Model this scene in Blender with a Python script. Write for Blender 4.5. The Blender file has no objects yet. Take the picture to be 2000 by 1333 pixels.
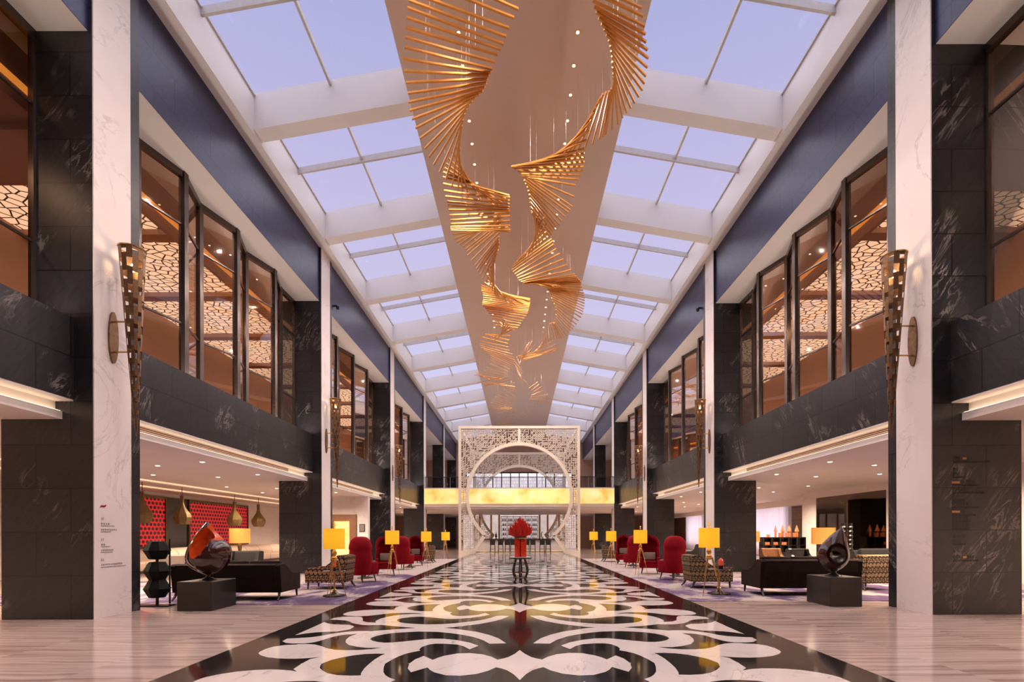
import bpy, bmesh, math, random
from math import sin, cos, pi, radians as R
from mathutils import Vector, Matrix
random.seed(7)
S = bpy.context.scene
COL = S.collection
# ------------------------------------------------------------------ camera
F, PX, PY, EYE = 944.0, 1014.5, 1044.5, 1.5
cd = bpy.data.cameras.new('camera'); cam = bpy.data.objects.new('camera', cd); COL.objects.link(cam)
cd.sensor_width = 36.0; cd.lens = F / 2000 * 36; cd.clip_end = 400
cd.shift_x = -(PX - 1000) / 2000; cd.shift_y = (PY - 666.5) / 2000
cam.location = (0, 0, EYE); cam.rotation_euler = (pi / 2, 0.0025, 0)
S.camera = cam
# ------------------------------------------------------------------ sky, exposure
S.view_settings.view_transform = 'Standard'; S.view_settings.look = 'None'
S.view_settings.gamma = 1.0; S.view_settings.exposure = 0.28
S.cycles.use_denoising = True
S.cycles.max_bounces = 7; S.cycles.diffuse_bounces = 4; S.cycles.glossy_bounces = 4
S.cycles.transparent_max_bounces = 14; S.cycles.transmission_bounces = 4
S.cycles.caustics_reflective = False; S.cycles.caustics_refractive = False
S.cycles.sample_clamp_indirect = 4.0
W = bpy.data.worlds.new('sky'); S.world = W; W.use_nodes = True
wn = W.node_tree; wn.nodes.clear()
wo = wn.nodes.new('ShaderNodeOutputWorld'); wb = wn.nodes.new('ShaderNodeBackground')
wt = wn.nodes.new('ShaderNodeTexCoord'); ws = wn.nodes.new('ShaderNodeSeparateXYZ')
wr = wn.nodes.new('ShaderNodeValToRGB')
wr.color_ramp.elements[0].position = 0.20; wr.color_ramp.elements[0].color = (0.70, 0.66, 0.90, 1)
wr.color_ramp.elements[1].position = 0.86; wr.color_ramp.elements[1].color = (0.33, 0.38, 0.68, 1)
e = wr.color_ramp.elements.new(0.55); e.color = (0.565, 0.52, 0.785, 1)
wn.links.new(wt.outputs['Generated'], ws.inputs[0]); wn.links.new(ws.outputs[2], wr.inputs[0])
wn.links.new(wr.outputs[0], wb.inputs[0]); wb.inputs[1].default_value = 0.85
wn.links.new(wb.outputs[0], wo.inputs[0])
SPOT_W, LOUNGE_W, EAVE_W, SILL_W = 410.0, 680.0, 150.0, 120.0
sl = bpy.data.lights.new('sun', 'SUN'); sl.energy = 3.1; sl.angle = R(120); sl.color = (1.0, 0.95, 0.94)
so = bpy.data.objects.new('sun', sl); so.location = (0, 20, 40); so.rotation_euler = (R(-8), 0, 0); COL.objects.link(so)

# ------------------------------------------------------------------ materials
class NT:
    def __init__(s, name):
        s.m = bpy.data.materials.new(name); s.m.use_nodes = True
        s.t = s.m.node_tree; s.t.nodes.clear()
        s.out = s.n('OutputMaterial')
    def n(s, kind, **kw):
        x = s.t.nodes.new('ShaderNode' + kind)
        for k, v in kw.items(): setattr(x, k, v)
        return x
    def l(s, a, b): s.t.links.new(a, b)
    def put(s, x, i, v):
        if hasattr(v, 'is_linked') or hasattr(v, 'links'): s.l(v, x.inputs[i])
        else: x.inputs[i].default_value = v
    def math(s, op, a, b=None, c=None):
        x = s.n('Math', operation=op); s.put(x, 0, a)
        if b is not None: s.put(x, 1, b)
        if c is not None: s.put(x, 2, c)
        return x.outputs[0]
    def xyz(s, which='Object'):
        c = s.n('TexCoord'); q = s.n('SeparateXYZ'); s.l(c.outputs[which], q.inputs[0])
        return q.outputs[0], q.outputs[1], q.outputs[2], c.outputs[which]
    def vec(s, x, y, z=0.0):
        q = s.n('CombineXYZ'); s.put(q, 0, x); s.put(q, 1, y); s.put(q, 2, z); return q.outputs[0]
    def noise(s, v, scale, detail=3.0, rough=0.55, dist=0.0):
        x = s.n('TexNoise'); s.l(v, x.inputs['Vector']); x.inputs['Scale'].default_value = scale
        x.inputs['Detail'].default_value = detail; x.inputs['Roughness'].default_value = rough
        x.inputs['Distortion'].default_value = dist; return x.outputs[0]
    def ramp(s, f, stops, interp='LINEAR'):
        x = s.n('ValToRGB'); s.l(f, x.inputs[0]); cr = x.color_ramp; cr.interpolation = interp
        while len(cr.elements) < len(stops): cr.elements.new(0.5)
        for e, (p, c) in zip(cr.elements, stops):
            e.position = p; e.color = (c, c, c, 1) if isinstance(c, (int, float)) else (*c, 1)
        return x.outputs[0]
    def mix(s, f, a, b, mode='MIX'):
        x = s.n('MixRGB', blend_type=mode); s.put(x, 0, f)
        for i, v in ((1, a), (2, b)):
            if isinstance(v, tuple): x.inputs[i].default_value = (*v, 1)
            else: s.l(v, x.inputs[i])
        return x.outputs[0]
    def bsdf(s, col, rough=0.5, metal=0.0, spec=0.5, emis=None, es=0.0, bump=None, bs=0.2, **kw):
        p = s.n('BsdfPrincipled')
        if isinstance(col, tuple): p.inputs['Base Color'].default_value = (*col, 1)
        else: s.l(col, p.inputs['Base Color'])
        s.put(p, 'Roughness', rough); p.inputs['Metallic'].default_value = metal
        p.inputs['Specular IOR Level'].default_value = spec
        if emis is not None:
            if isinstance(emis, tuple): p.inputs['Emission Color'].default_value = (*emis, 1)
            else: s.l(emis, p.inputs['Emission Color'])
            p.inputs['Emission Strength'].default_value = es
        for k, v in kw.items(): p.inputs[k.replace('_', ' ')].default_value = v
        if bump is not None:
            b = s.n('Bump'); b.inputs['Strength'].default_value = bs; b.inputs['Distance'].default_value = 0.02
            s.l(bump, b.inputs['Height']); s.l(b.outputs[0], p.inputs['Normal'])
        s.l(p.outputs[0], s.out.inputs[0]); return p

def plain(name, col, rough=0.5, metal=0.0, spec=0.5, emis=None, es=0.0, grain=0.06, gs=9.0, **kw):
    t = NT(name); x, y, z, v = t.xyz()
    n = t.noise(v, gs, 4)
    lo = tuple(c * (1 - grain) for c in col); hi = tuple(min(1, c * (1 + grain)) for c in col)
    t.bsdf(t.ramp(n, [(0.3, lo), (0.7, hi)]), rough, metal, spec, emis, es, **kw)
    return t.m

def dark_marble(name, base, vein, vs=0.55):
    t = NT(name); x, y, z, v = t.xyz()
    u = t.math('ADD', x, y)
    uv = t.vec(u, z)
    ro = t.n('VectorRotate', rotation_type='Z_AXIS'); t.l(uv, ro.inputs['Vector']); ro.inputs['Angle'].default_value = R(-56)
    rot = t.n('Mapping'); t.l(ro.outputs[0], rot.inputs[0]); rot.inputs['Scale'].default_value = (0.7, 3.0, 1)
    n1 = t.noise(rot.outputs[0], 1.1, 7, 0.62, 1.2)
    ridge = t.math('ABSOLUTE', t.math('SUBTRACT', n1, 0.5))
    n2 = t.noise(uv, 0.7, 3)
    amt = t.math('MULTIPLY', t.ramp(ridge, [(0.0, 1.0), (0.028, 0.0)]), t.ramp(n2, [(0.53, 0.0), (0.64, vs)]))
    streak = t.noise(rot.outputs[0], 5.0, 5, 0.6)
    c = t.mix(t.ramp(streak, [(0.3, 0.0), (0.75, 1.0)]), tuple(k * 0.7 for k in base), tuple(k * 1.35 for k in base))
    c = t.mix(amt, c, vein)
    br = t.n('TexBrick'); t.l(uv, br.inputs['Vector']); br.offset = 0.5
    br.inputs['Scale'].default_value = 1.0; br.inputs['Mortar Size'].default_value = 0.011; br.inputs['Mortar Smooth'].default_value = 0.0
    br.inputs['Brick Width'].default_value = 1.25; br.inputs['Row Height'].default_value = 0.78
    br.inputs['Color1'].default_value = (0.74, 0.74, 0.74, 1); br.inputs['Color2'].default_value = (1.25, 1.25, 1.25, 1); br.inputs['Mortar'].default_value = (0.2, 0.2, 0.2, 1)
    c = t.mix(1.0, c, br.outputs[0], 'MULTIPLY')
    t.bsdf(c, 0.34, 0, 0.38); return t.m

def white_marble(name, base, vein, rough=0.36, sc=0.55, spec=0.3):
    t = NT(name); x, y, z, v = t.xyz()
    n1 = t.noise(v, sc, 8, 0.6, 1.6); ridge = t.math('ABSOLUTE', t.math('SUBTRACT', n1, 0.5))
    n2 = t.noise(v, sc * 1.7, 3)
    amt = t.math('MULTIPLY', t.ramp(ridge, [(0.0, 1.0), (0.014, 0.0)]), t.ramp(n2, [(0.42, 0.0), (0.62, 0.6)]))
    cl = t.mix(t.ramp(t.noise(v, sc * 2.2, 5), [(0.3, 0.0), (0.7, 1.0)]), tuple(k * 0.95 for k in base), base)
    t.bsdf(t.mix(amt, cl, vein), rough, 0, spec); return t.m

M = {}
M['marble_dark'] = dark_marble('dark marble', (0.0185, 0.0172, 0.0205), (0.33, 0.285, 0.265), 0.62)
M['marble_sky_tinted'] = dark_marble('dark marble painted with sky light', (0.017, 0.021, 0.078), (0.07, 0.07, 0.13), 0.3)  # same dark marble; the blue is sky reflection put into its colour
M['marble_brown'] = dark_marble('brown marble', (0.12, 0.075, 0.045), (0.3, 0.2, 0.12), 0.3)
M['marble_white'] = white_marble('white marble', (0.78, 0.70, 0.68), (0.42, 0.37, 0.36))
M['paint'] = plain('white paint', (0.76, 0.70, 0.67), 0.6, grain=0.02, gs=1.0)
M['paint_beam'] = plain('white beam paint', (0.76, 0.72, 0.71), 0.55, grain=0.02, gs=1.0)
M['taupe'] = plain('taupe ceiling paint', (0.58, 0.435, 0.36), 0.42, grain=0.03, gs=0.5)
M['cream'] = plain('cream lacquer', (0.82, 0.73, 0.60), 0.45, grain=0.03)
M['bronze'] = plain('dark bronze metal', (0.10, 0.075, 0.065), 0.22, 0.7)
M['black'] = plain('black lacquer', (0.012, 0.011, 0.011), 0.25)
M['blackmatt'] = plain('black paint', (0.005, 0.005, 0.005), 0.7, spec=0.2)
M['gold'] = plain('brushed gold rod', (0.56, 0.25, 0.06), 0.36, 0.75, grain=0.12)
M['brass'] = plain('brass', (0.62, 0.36, 0.13), 0.28, 0.9)
M['gold_old'] = plain('aged bronze', (0.20, 0.11, 0.055), 0.36, 0.8, grain=0.25, gs=14)
M['steel'] = plain('grey metal', (0.35, 0.34, 0.34), 0.3, 0.8)
M['mullion'] = plain('grey white mullion paint', (0.5, 0.47, 0.46), 0.5)
M['wood_dark'] = plain('dark wood', (0.03, 0.018, 0.014), 0.35)
M['wood_brown'] = plain('brown wood', (0.17, 0.075, 0.04), 0.4, grain=0.2, gs=2.5)
M['room_brown'] = plain('terracotta brown wall', (0.48, 0.28, 0.20), 0.55, grain=0.08, gs=0.6)
M['lamp_white'] = plain('downlight diffuser', (1, 0.9, 0.75), 0.5, emis=(1.0, 0.83, 0.6), es=6.0)
M['cove'] = plain('cove light', (1, 0.8, 0.5), 0.5, emis=(1.0, 0.74, 0.48), es=0.55)
M['cove_hidden'] = plain('hidden cove strip', (1, 0.8, 0.6), 0.5, emis=(1.0, 0.76, 0.52), es=3.2)
M['cove_orange'] = plain('orange cove light', (1, 0.5, 0.15), 0.5, emis=(1.0, 0.42, 0.07), es=0.75)
M['velvet_red'] = plain('red velvet', (0.165, 0.0006, 0.005), 0.75, spec=0.12, Sheen_Weight=0.5, Sheen_Tint=(1.0, 0.03, 0.08, 1))
M['velvet_brown'] = plain('brown velvet', (0.012, 0.007, 0.006), 0.8, spec=0.1, grain=0.3, gs=5, Sheen_Weight=0.10, Sheen_Tint=(0.6, 0.4, 0.33, 1))
M['tan'] = plain('tan fabric', (0.42, 0.30, 0.2), 0.85, gs=40)
M['tan_orange'] = plain('orange tan leather', (0.5, 0.24, 0.1), 0.6)
M['charcoal'] = plain('charcoal fabric', (0.014, 0.012, 0.012), 0.8, gs=40)
M['cushion'] = plain('grey taupe cushion', (0.25, 0.19, 0.15), 0.8, gs=30)
M['terracotta'] = plain('terracotta', (0.52, 0.17, 0.06), 0.7)
M['red_gloss'] = plain('red glazed ceramic', (0.60, 0.035, 0.01), 0.18, grain=0.3, gs=12)
M['red_twig'] = plain('red lacquered twig', (0.62, 0.022, 0.008), 0.4)
M['red_glass'] = plain('red candle glass', (0.5, 0.05, 0.03), 0.2, emis=(0.9, 0.12, 0.06), es=0.15)
M['pendant'] = plain('olive gold pendant', (0.13, 0.085, 0.03), 0.35, 0.5)
M['plum'] = plain('plum glazed sculpture', (0.035, 0.008, 0.008), 0.12, Coat_Weight=0.6)
M['plum_in'] = plain('plum inner glaze', (0.022, 0.006, 0.006), 0.22)
M['orange_in'] = plain('orange inner glaze', (0.55, 0.075, 0.012), 0.25, grain=0.35, gs=5)
M['leaf'] = plain('leaf', (0.05, 0.09, 0.02), 0.6)
M['ink'] = plain('grey lettering', (0.42, 0.36, 0.35), 0.6)
M['ink_black'] = plain('black lettering', (0.008, 0.007, 0.007), 0.5)
M['ink_gold'] = plain('gold lettering', (0.42, 0.2, 0.08), 0.4, 0.5)
M['ink_red'] = plain('red emblem', (0.22, 0.01, 0.02), 0.5)

def m_floor_beige():
    t = NT('beige streaked marble floor'); x, y, z, v = t.xyz()
    row = t.math('FLOOR', t.math('MULTIPLY', y, 1 / 0.8)); col = t.math('FLOOR', t.math('MULTIPLY', x, 1 / 1.6))
    wob = t.noise(t.vec(t.math('MULTIPLY', x, 0.5), y), 1.0, 3)
    yy = t.math('ADD', t.math('MULTIPLY', y, 7.0), t.math('MULTIPLY', wob, 2.2))
    st = t.noise(t.vec(t.math('ADD', t.math('MULTIPLY', x, 0.22), t.math('MULTIPLY', row, 3.7)), t.math('ADD', yy, t.math('MULTIPLY', col, 1.3))), 1.3, 6, 0.68)
    c = t.ramp(st, [(0.30, (0.23, 0.145, 0.125)), (0.43, (0.37, 0.26, 0.23)), (0.53, (0.49, 0.375, 0.335)), (0.66, (0.56, 0.44, 0.395)), (0.8, (0.46, 0.34, 0.30))])
    p = t.bsdf(c, 0.11, 0, 0.35); return t.m
M['floor'] = m_floor_beige()
def m_floor_black():
    t = NT('black marble floor'); x, y, z, v = t.xyz()
    n = t.noise(v, 6.0, 8, 0.7, 0.8); sp = t.noise(v, 30.0, 3, 0.6)
    c = t.ramp(n, [(0.35, (0.009, 0.008, 0.008)), (0.6, (0.022, 0.017, 0.015)), (0.8, (0.055, 0.042, 0.036))])
    c = t.mix(t.ramp(sp, [(0.70, 0.0), (0.76, 0.35)]), c, (0.22, 0.17, 0.13))
    t.bsdf(c, 0.07, 0, 0.5, IOR=1.24); return t.m
M['floor_black'] = m_floor_black()
M['floor_white'] = white_marble('white marble inlay', (0.74, 0.65, 0.62), (0.30, 0.21, 0.17), 0.07, 0.9, 0.3)
def m_carpet():
    t = NT('purple patterned carpet'); x, y, z, v = t.xyz()
    uv = t.vec(x, t.math('MULTIPLY', y, 0.62))
    n1 = t.noise(uv, 0.85, 4, 0.6, 0.7); n2 = t.noise(uv, 2.6, 4, 0.65, 0.4)
    s = t.math('ADD', t.math('MULTIPLY', n1, 1.1), t.math('MULTIPLY', n2, 0.45))
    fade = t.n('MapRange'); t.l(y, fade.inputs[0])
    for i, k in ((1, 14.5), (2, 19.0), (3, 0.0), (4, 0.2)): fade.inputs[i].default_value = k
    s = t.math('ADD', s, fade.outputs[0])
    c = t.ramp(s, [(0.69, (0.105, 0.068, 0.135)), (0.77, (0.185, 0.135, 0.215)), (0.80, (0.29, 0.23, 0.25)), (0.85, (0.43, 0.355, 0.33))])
    f = t.noise(v, 160.0, 2)
    t.bsdf(c, 0.95, 0, 0.1, bump=f, bs=0.3); return t.m
M['carpet'] = m_carpet()
def m_damask(name, dark, light, k=26.0):
    t = NT(name); x, y, z, v = t.xyz()
    u = t.math('MULTIPLY', t.math('ADD', x, t.math('MULTIPLY', y, 1.0)), k); w = t.math('MULTIPLY', z, k * 0.8)
    n = t.noise(v, 26.0, 3); nn = t.math('MULTIPLY', t.math('SUBTRACT', n, 0.5), 1.3)
    a = t.math('MULTIPLY', t.math('COSINE', t.math('ADD', u, t.math('MULTIPLY', t.math('SINE', w), 0.5))), t.math('COSINE', w))
    b = t.math('MULTIPLY', t.math('MULTIPLY', t.math('COSINE', t.math('MULTIPLY', u, 2.0)), t.math('COSINE', t.math('MULTIPLY', w, 3.0))), 0.38)
    f = t.math('ADD', t.math('ADD', t.math('ABSOLUTE', a), b), nn)
    c = t.ramp(f, [(0.30, dark), (0.42, light), (0.85, light), (0.95, dark)])
    t.bsdf(c, 0.85, 0, 0.2); return t.m
M['damask'] = m_damask('brown damask', (0.035, 0.022, 0.018), (0.30, 0.16, 0.085))
M['damask_gold'] = m_damask('olive gold damask', (0.04, 0.028, 0.02), (0.26, 0.175, 0.095), 30.0)
def m_redwall():
    t = NT('red pierced relief'); x, y, z, v = t.xyz()
    pv, pu = 0.205, 0.24
    b = t.math('DIVIDE', z, pv); row = t.math('FLOOR', b); fv = t.math('SUBTRACT', t.math('SUBTRACT', b, row), 0.5)
    a = t.math('ADD', t.math('DIVIDE', y, pu), t.math('MULTIPLY', t.math('MODULO', row, 2.0), 0.5))
    fu = t.math('SUBTRACT', t.math('FRACT', a), 0.5)
    d = t.math('SQRT', t.math('ADD', t.math('POWER', t.math('MULTIPLY', t.math('ABSOLUTE', fu), 1.0), 2.0), t.math('POWER', t.math('ABSOLUTE', fv), 2.0)))
    d = t.math('ADD', d, t.math('MULTIPLY', fv, 0.12))
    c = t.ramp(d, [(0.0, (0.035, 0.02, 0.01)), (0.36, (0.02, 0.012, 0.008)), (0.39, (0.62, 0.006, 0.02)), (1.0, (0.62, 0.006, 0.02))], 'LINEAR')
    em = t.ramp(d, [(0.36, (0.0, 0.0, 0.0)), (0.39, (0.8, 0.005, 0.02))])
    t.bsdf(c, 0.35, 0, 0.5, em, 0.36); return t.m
M['red_wall'] = m_redwall()
def m_latticeceil():
    t = NT('backlit pebble lattice ceiling'); x, y, z, v = t.xyz()
    vo = t.n('TexVoronoi', feature='DISTANCE_TO_EDGE', voronoi_dimensions='2D'); t.l(t.vec(t.math('MULTIPLY', x, 1.0), t.math('MULTIPLY', y, 1.25)), vo.inputs['Vector'])
    vo.inputs['Scale'].default_value = 3.5; vo.inputs['Randomness'].default_value = 0.95
    k = t.ramp(vo.outputs[0], [(0.055, 0.0), (0.095, 1.0)])
    c = t.mix(k, (0.10, 0.035, 0.012), (0.8, 0.6, 0.42))
    em = t.mix(k, (0.02, 0.006, 0.002), (1.0, 0.78, 0.58))
    t.bsdf(c, 0.6, 0, 0.2, em, 1.25); return t.m
M['lattice_ceil'] = m_latticeceil()
def m_goldband():
    t = NT('backlit gold onyx'); x, y, z, v = t.xyz()
    n = t.noise(v, 0.7, 5, 0.6, 0.6); b = t.n('TexBrick'); t.l(t.vec(x, z), b.inputs['Vector']); b.inputs['Scale'].default_value = 1.0
    b.inputs['Brick Width'].default_value = 1.7; b.inputs['Row Height'].default_value = 3.0; b.inputs['Mortar Size'].default_value = 0.008
    b.inputs['Color1'].default_value = (1, 1, 1, 1); b.inputs['Color2'].default_value = (0.82, 0.82, 0.82, 1); b.inputs['Mortar'].default_value = (0.7, 0.6, 0.45, 1)
    c = t.ramp(n, [(0.3, (0.80, 0.42, 0.09)), (0.5, (0.95, 0.62, 0.22)), (0.7, (1.0, 0.80, 0.42))])
    c = t.mix(1.0, c, b.outputs[0], 'MULTIPLY')
    t.bsdf(c, 0.4, 0, 0.3, c, 0.78); return t.m
M['gold_band'] = m_goldband()
def m_lit(name, lo, hi, es, sc=1.0):
    t = NT(name); x, y, z, v = t.xyz(); c = t.ramp(t.noise(v, sc, 4), [(0.35, lo), (0.65, hi)])
    t.bsdf(c, 0.5, 0, 0.3, c, es); return t.m
M['bar_glow'] = m_lit('backlit bar panel', (0.72, 0.58, 0.56), (0.95, 0.84, 0.82), 0.5, 0.9)
M['win_lit'] = m_lit('bright window', (0.80, 0.72, 0.78), (1.0, 0.95, 0.98), 1.1, 0.8)
M['gold_lit'] = m_lit('lit gold mosaic', (0.62, 0.36, 0.08), (1.0, 0.74, 0.30), 0.75, 5.0)
def m_glass(name, tint, refl, rcol, rough=0.02, fk=0.8):
    t = NT(name); tr = t.n('BsdfTransparent'); tr.inputs[0].default_value = (*tint, 1)
    gl = t.n('BsdfGlossy'); gl.inputs[0].default_value = (*rcol, 1); gl.inputs['Roughness'].default_value = rough
    lw = t.n('LayerWeight'); lw.inputs[0].default_value = 0.25
    f = t.math('ADD', t.math('MULTIPLY', lw.outputs['Fresnel'], fk), refl)
    mx = t.n('MixShader'); t.l(f, mx.inputs[0]); t.l(tr.outputs[0], mx.inputs[1]); t.l(gl.outputs[0], mx.inputs[2])
    t.l(mx.outputs[0], t.out.inputs[0]); return t.m
M['glass_bronze'] = m_glass('bronze tinted glass', (0.62, 0.47, 0.38), 0.05, (0.9, 0.75, 0.65))
M['glass_clear'] = m_glass('clear glass', (0.97, 0.97, 0.98), 0.0, (0.9, 0.9, 0.9), 0.05, 0.02)
M['glass_rail'] = m_glass('railing glass', (0.75, 0.75, 0.78), 0.03, (0.8, 0.8, 0.8))
M['glass_smoke'] = m_glass('smoked glass', (0.30, 0.21, 0.17), 0.10, (0.8, 0.65, 0.55))
def m_shade(name, col, es):
    t = NT(name); x, y, z, v = t.xyz()
    n = t.noise(t.vec(x, y, t.math('MULTIPLY', z, 0.15)), 60.0, 2); c = t.ramp(n, [(0.3, tuple(k * 0.94 for k in col)), (0.7, col)])
    p = t.bsdf(c, 0.3, 0, 0.5, c, es)
    tl = t.n('BsdfTranslucent'); t.l(c, tl.inputs[0]); mx = t.n('MixShader'); mx.inputs[0].default_value = 0.45
    t.l(p.outputs[0], mx.inputs[1]); t.l(tl.outputs[0], mx.inputs[2]); t.l(mx.outputs[0], t.out.inputs[0])
    return t.m
M['shade'] = m_shade('yellow lampshade', (0.90, 0.63, 0.05), 0.34)
M['shade_warm'] = m_shade('amber lampshade', (0.82, 0.50, 0.14), 0.36)
def m_curtain():
    t = NT('sheer white curtain'); d = t.n('BsdfDiffuse'); d.inputs[0].default_value = (0.8, 0.74, 0.8, 1)
    r = t.n('BsdfTranslucent'); r.inputs[0].default_value = (0.9, 0.85, 0.92, 1)
    mx = t.n('MixShader'); mx.inputs[0].default_value = 0.7; t.l(d.outputs[0], mx.inputs[1]); t.l(r.outputs[0], mx.inputs[2])
    t.l(mx.outputs[0], t.out.inputs[0]); return t.m
M['curtain'] = m_curtain()
def m_stripe():
    t = NT('cream banquette leather with dark piping'); x, y, z, v = t.xyz()
    f = t.math('FRACT', t.math('DIVIDE', y, 1.35))
    c = t.ramp(f, [(0.0, (0.10, 0.07, 0.05)), (0.03, (0.62, 0.48, 0.38)), (0.98, (0.62, 0.48, 0.38)), (1.0, (0.1, 0.07, 0.05))])
    t.bsdf(c, 0.45); return t.m
M['banquette'] = m_stripe()

# ------------------------------------------------------------------ mesh builder
class MB:
    def __init__(s): s.v = []; s.f = []; s.mi = []; s.cur = 0
    def add(s, vs, fs):
        o = len(s.v); s.v += [tuple(p) for p in vs]
        for f in fs: s.f.append(tuple(i + o for i in f)); s.mi.append(s.cur)
        return s
    def box(s, x0, x1, y0, y1, z0, z1):
        if x0 > x1: x0, x1 = x1, x0
        if y0 > y1: y0, y1 = y1, y0
        vs = [(x, y, z) for z in (z0, z1) for y in (y0, y1) for x in (x0, x1)]
        return s.add(vs, [(0, 2, 3, 1), (4, 5, 7, 6), (0, 1, 5, 4), (2, 6, 7, 3), (0, 4, 6, 2), (1, 3, 7, 5)])
    def prism(s, pts, axis, a, b):
        """polygon pts (2-D) extruded along axis from a to b; axis x: pts=(y,z), y: (x,z), z: (x,y)"""
        mk = {'x': lambda p, k: (k, p[0], p[1]), 'y': lambda p, k: (p[0], k, p[1]), 'z': lambda p, k: (p[0], p[1], k)}[axis]
        n = len(pts); vs = [mk(p, a) for p in pts] + [mk(p, b) for p in pts]
        fs = [tuple(range(n))[::-1], tuple(range(n, 2 * n))] + [(i, (i + 1) % n, n + (i + 1) % n, n + i) for i in range(n)]
        return s.add(vs, fs)
    def tube(s, p, q, r0, r1=None, n=8, caps=True):
        r1 = r0 if r1 is None else r1; p = Vector(p); q = Vector(q); d = (q - p).normalized()
        a = d.orthogonal().normalized(); b = d.cross(a)
        vs = [p + (a * cos(2 * pi * i / n) + b * sin(2 * pi * i / n)) * r0 for i in range(n)] + [q + (a * cos(2 * pi * i / n) + b * sin(2 * pi * i / n)) * r1 for i in range(n)]
        fs = [(i, (i + 1) % n, n + (i + 1) % n, n + i) for i in range(n)]
        if caps: fs += [tuple(range(n))[::-1], tuple(range(n, 2 * n))]
        return s.add(vs, fs)
    def path(s, pts, rs, n=8):
        pts = [Vector(p) for p in pts]; o = len(s.v); m = len(pts)
        if not hasattr(rs, '__len__'): rs = [rs] * m
        for i, p in enumerate(pts):
            d = (pts[min(i + 1, m - 1)] - pts[max(i - 1, 0)]).normalized()
            a = d.cross(Vector((0.31, 0.17, 0.93))).normalized(); b = d.cross(a)
            s.v += [tuple(p + (a * cos(2 * pi * k / n) + b * sin(2 * pi * k / n)) * rs[i]) for k in range(n)]
        fs = [(o + i * n + k, o + i * n + (k + 1) % n, o + (i + 1) * n + (k + 1) % n, o + (i + 1) * n + k) for i in range(m - 1) for k in range(n)]
        fs += [tuple(o + k for k in range(n))[::-1], tuple(o + (m - 1) * n + k for k in range(n))]
        s.f += fs; s.mi += [s.cur] * len(fs); return s
    def lathe(s, prof, c=(0, 0, 0), n=20, caps=True):
        o = len(s.v)
        for r, z in prof: s.v += [(c[0] + r * cos(2 * pi * k / n), c[1] + r * sin(2 * pi * k / n), c[2] + z) for k in range(n)]
        m = len(prof)
        fs = [(o + i * n + k, o + i * n + (k + 1) % n, o + (i + 1) * n + (k + 1) % n, o + (i + 1) * n + k) for i in range(m - 1) for k in range(n)]
        if caps: fs += [tuple(o + k for k in range(n))[::-1], tuple(o + (m - 1) * n + k for k in range(n))]
        s.f += fs; s.mi += [s.cur] * len(fs); return s
    def grid(s, fn, nu, nv, closeu=False):
        o = len(s.v)
        for j in range(nv + 1):
            for i in range(nu if closeu else nu + 1): s.v.append(tuple(fn(i / nu, j / nv)))
        w = nu if closeu else nu + 1
        fs = [(o + j * w + i, o + j * w + (i + 1) % w, o + (j + 1) * w + (i + 1) % w, o + (j + 1) * w + i) for j in range(nv) for i in range(nu)]
        s.f += fs; s.mi += [s.cur] * len(fs); return s
    def rbox(s, x0, x1, y0, y1, z0, z1, r=0.04, k=3):
        """box with rounded edges: superellipsoid-like offset of a subdivided cube"""
        cx, cy, cz = (x0 + x1) / 2, (y0 + y1) / 2, (z0 + z1) / 2; h = Vector((abs(x1 - x0) / 2, abs(y1 - y0) / 2, abs(z1 - z0) / 2))
        r = min(r, *h); bm = bmesh.new(); bmesh.ops.create_cube(bm, size=2)
        for v in bm.verts: v.co = Vector((v.co.x * h.x, v.co.y * h.y, v.co.z * h.z))
        bmesh.ops.bevel(bm, geom=bm.edges[:], offset=r, segments=k, profile=0.5, affect='EDGES')
        bm.verts.index_update()
        s.add([(v.co.x + cx, v.co.y + cy, v.co.z + cz) for v in bm.verts], [tuple(v.index for v in f.verts) for f in bm.faces]); bm.free(); return s
    def build(s, name, mat, parent=None, smooth=False):
        me = bpy.data.meshes.new(name); me.from_pydata(s.v, [], s.f)
        for mm in (mat if isinstance(mat, (list, tuple)) else [mat]): me.materials.append(M[mm] if isinstance(mm, str) else mm)
        if any(s.mi): me.polygons.foreach_set('material_index', s.mi)
        bm = bmesh.new(); bm.from_mesh(me); bmesh.ops.recalc_face_normals(bm, faces=bm.faces[:]); bm.to_mesh(me); bm.free()
        if smooth:
            me.polygons.foreach_set('use_smooth', [True] * len(me.polygons))
            me.set_sharp_from_angle(angle=R(40))
        o = bpy.data.objects.new(name, me); COL.objects.link(o)
        if parent is not None: o.parent = parent
        return o
def box(*a): return MB().box(*a)
def st(o): o['kind'] = 'structure'; return o
def tag(o, label, cat, group=None):
    o['label'] = label; o['category'] = cat
    if group: o['group'] = group
    return o
def thing(name, label, cat, loc=(0, 0, 0), rz=0.0, group=None):
    o = bpy.data.objects.new(name, None); COL.objects.link(o); o.empty_display_size = 0.1
    o.location = loc; o.rotation_euler = (0, 0, rz); return tag(o, label, cat, group)
def dup(o, loc, rz=None, label=None, group=None):
    def cp(a, par):
        c = a.copy(); COL.objects.link(c)
        if par is not None: c.parent = par
        for ch in a.children: cp(ch, c)
        return c
    c = cp(o, None); c.location = loc
    if rz is not None: c.rotation_euler = (0, 0, rz)
    if label: c['label'] = label
    if group: c['group'] = group
    return c
def light(name, kind, loc, power, col, parent=None, rot=(0, 0, 0), **kw):
    l = bpy.data.lights.new(name, kind); l.energy = power; l.color = col
    for k, v in kw.items(): setattr(l, k, v)
    o = bpy.data.objects.new(name, l); o.location = loc; o.rotation_euler = rot; COL.objects.link(o)
    if parent is not None: o.parent = parent
    return o
def floor_pt(x, y):
    dx, dy = x - PX, y - PY; dx, dy = dx - 0.0025 * dy, dy + 0.0025 * dx
    z = EYE * F / dy; return dx * z / F, z
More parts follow.
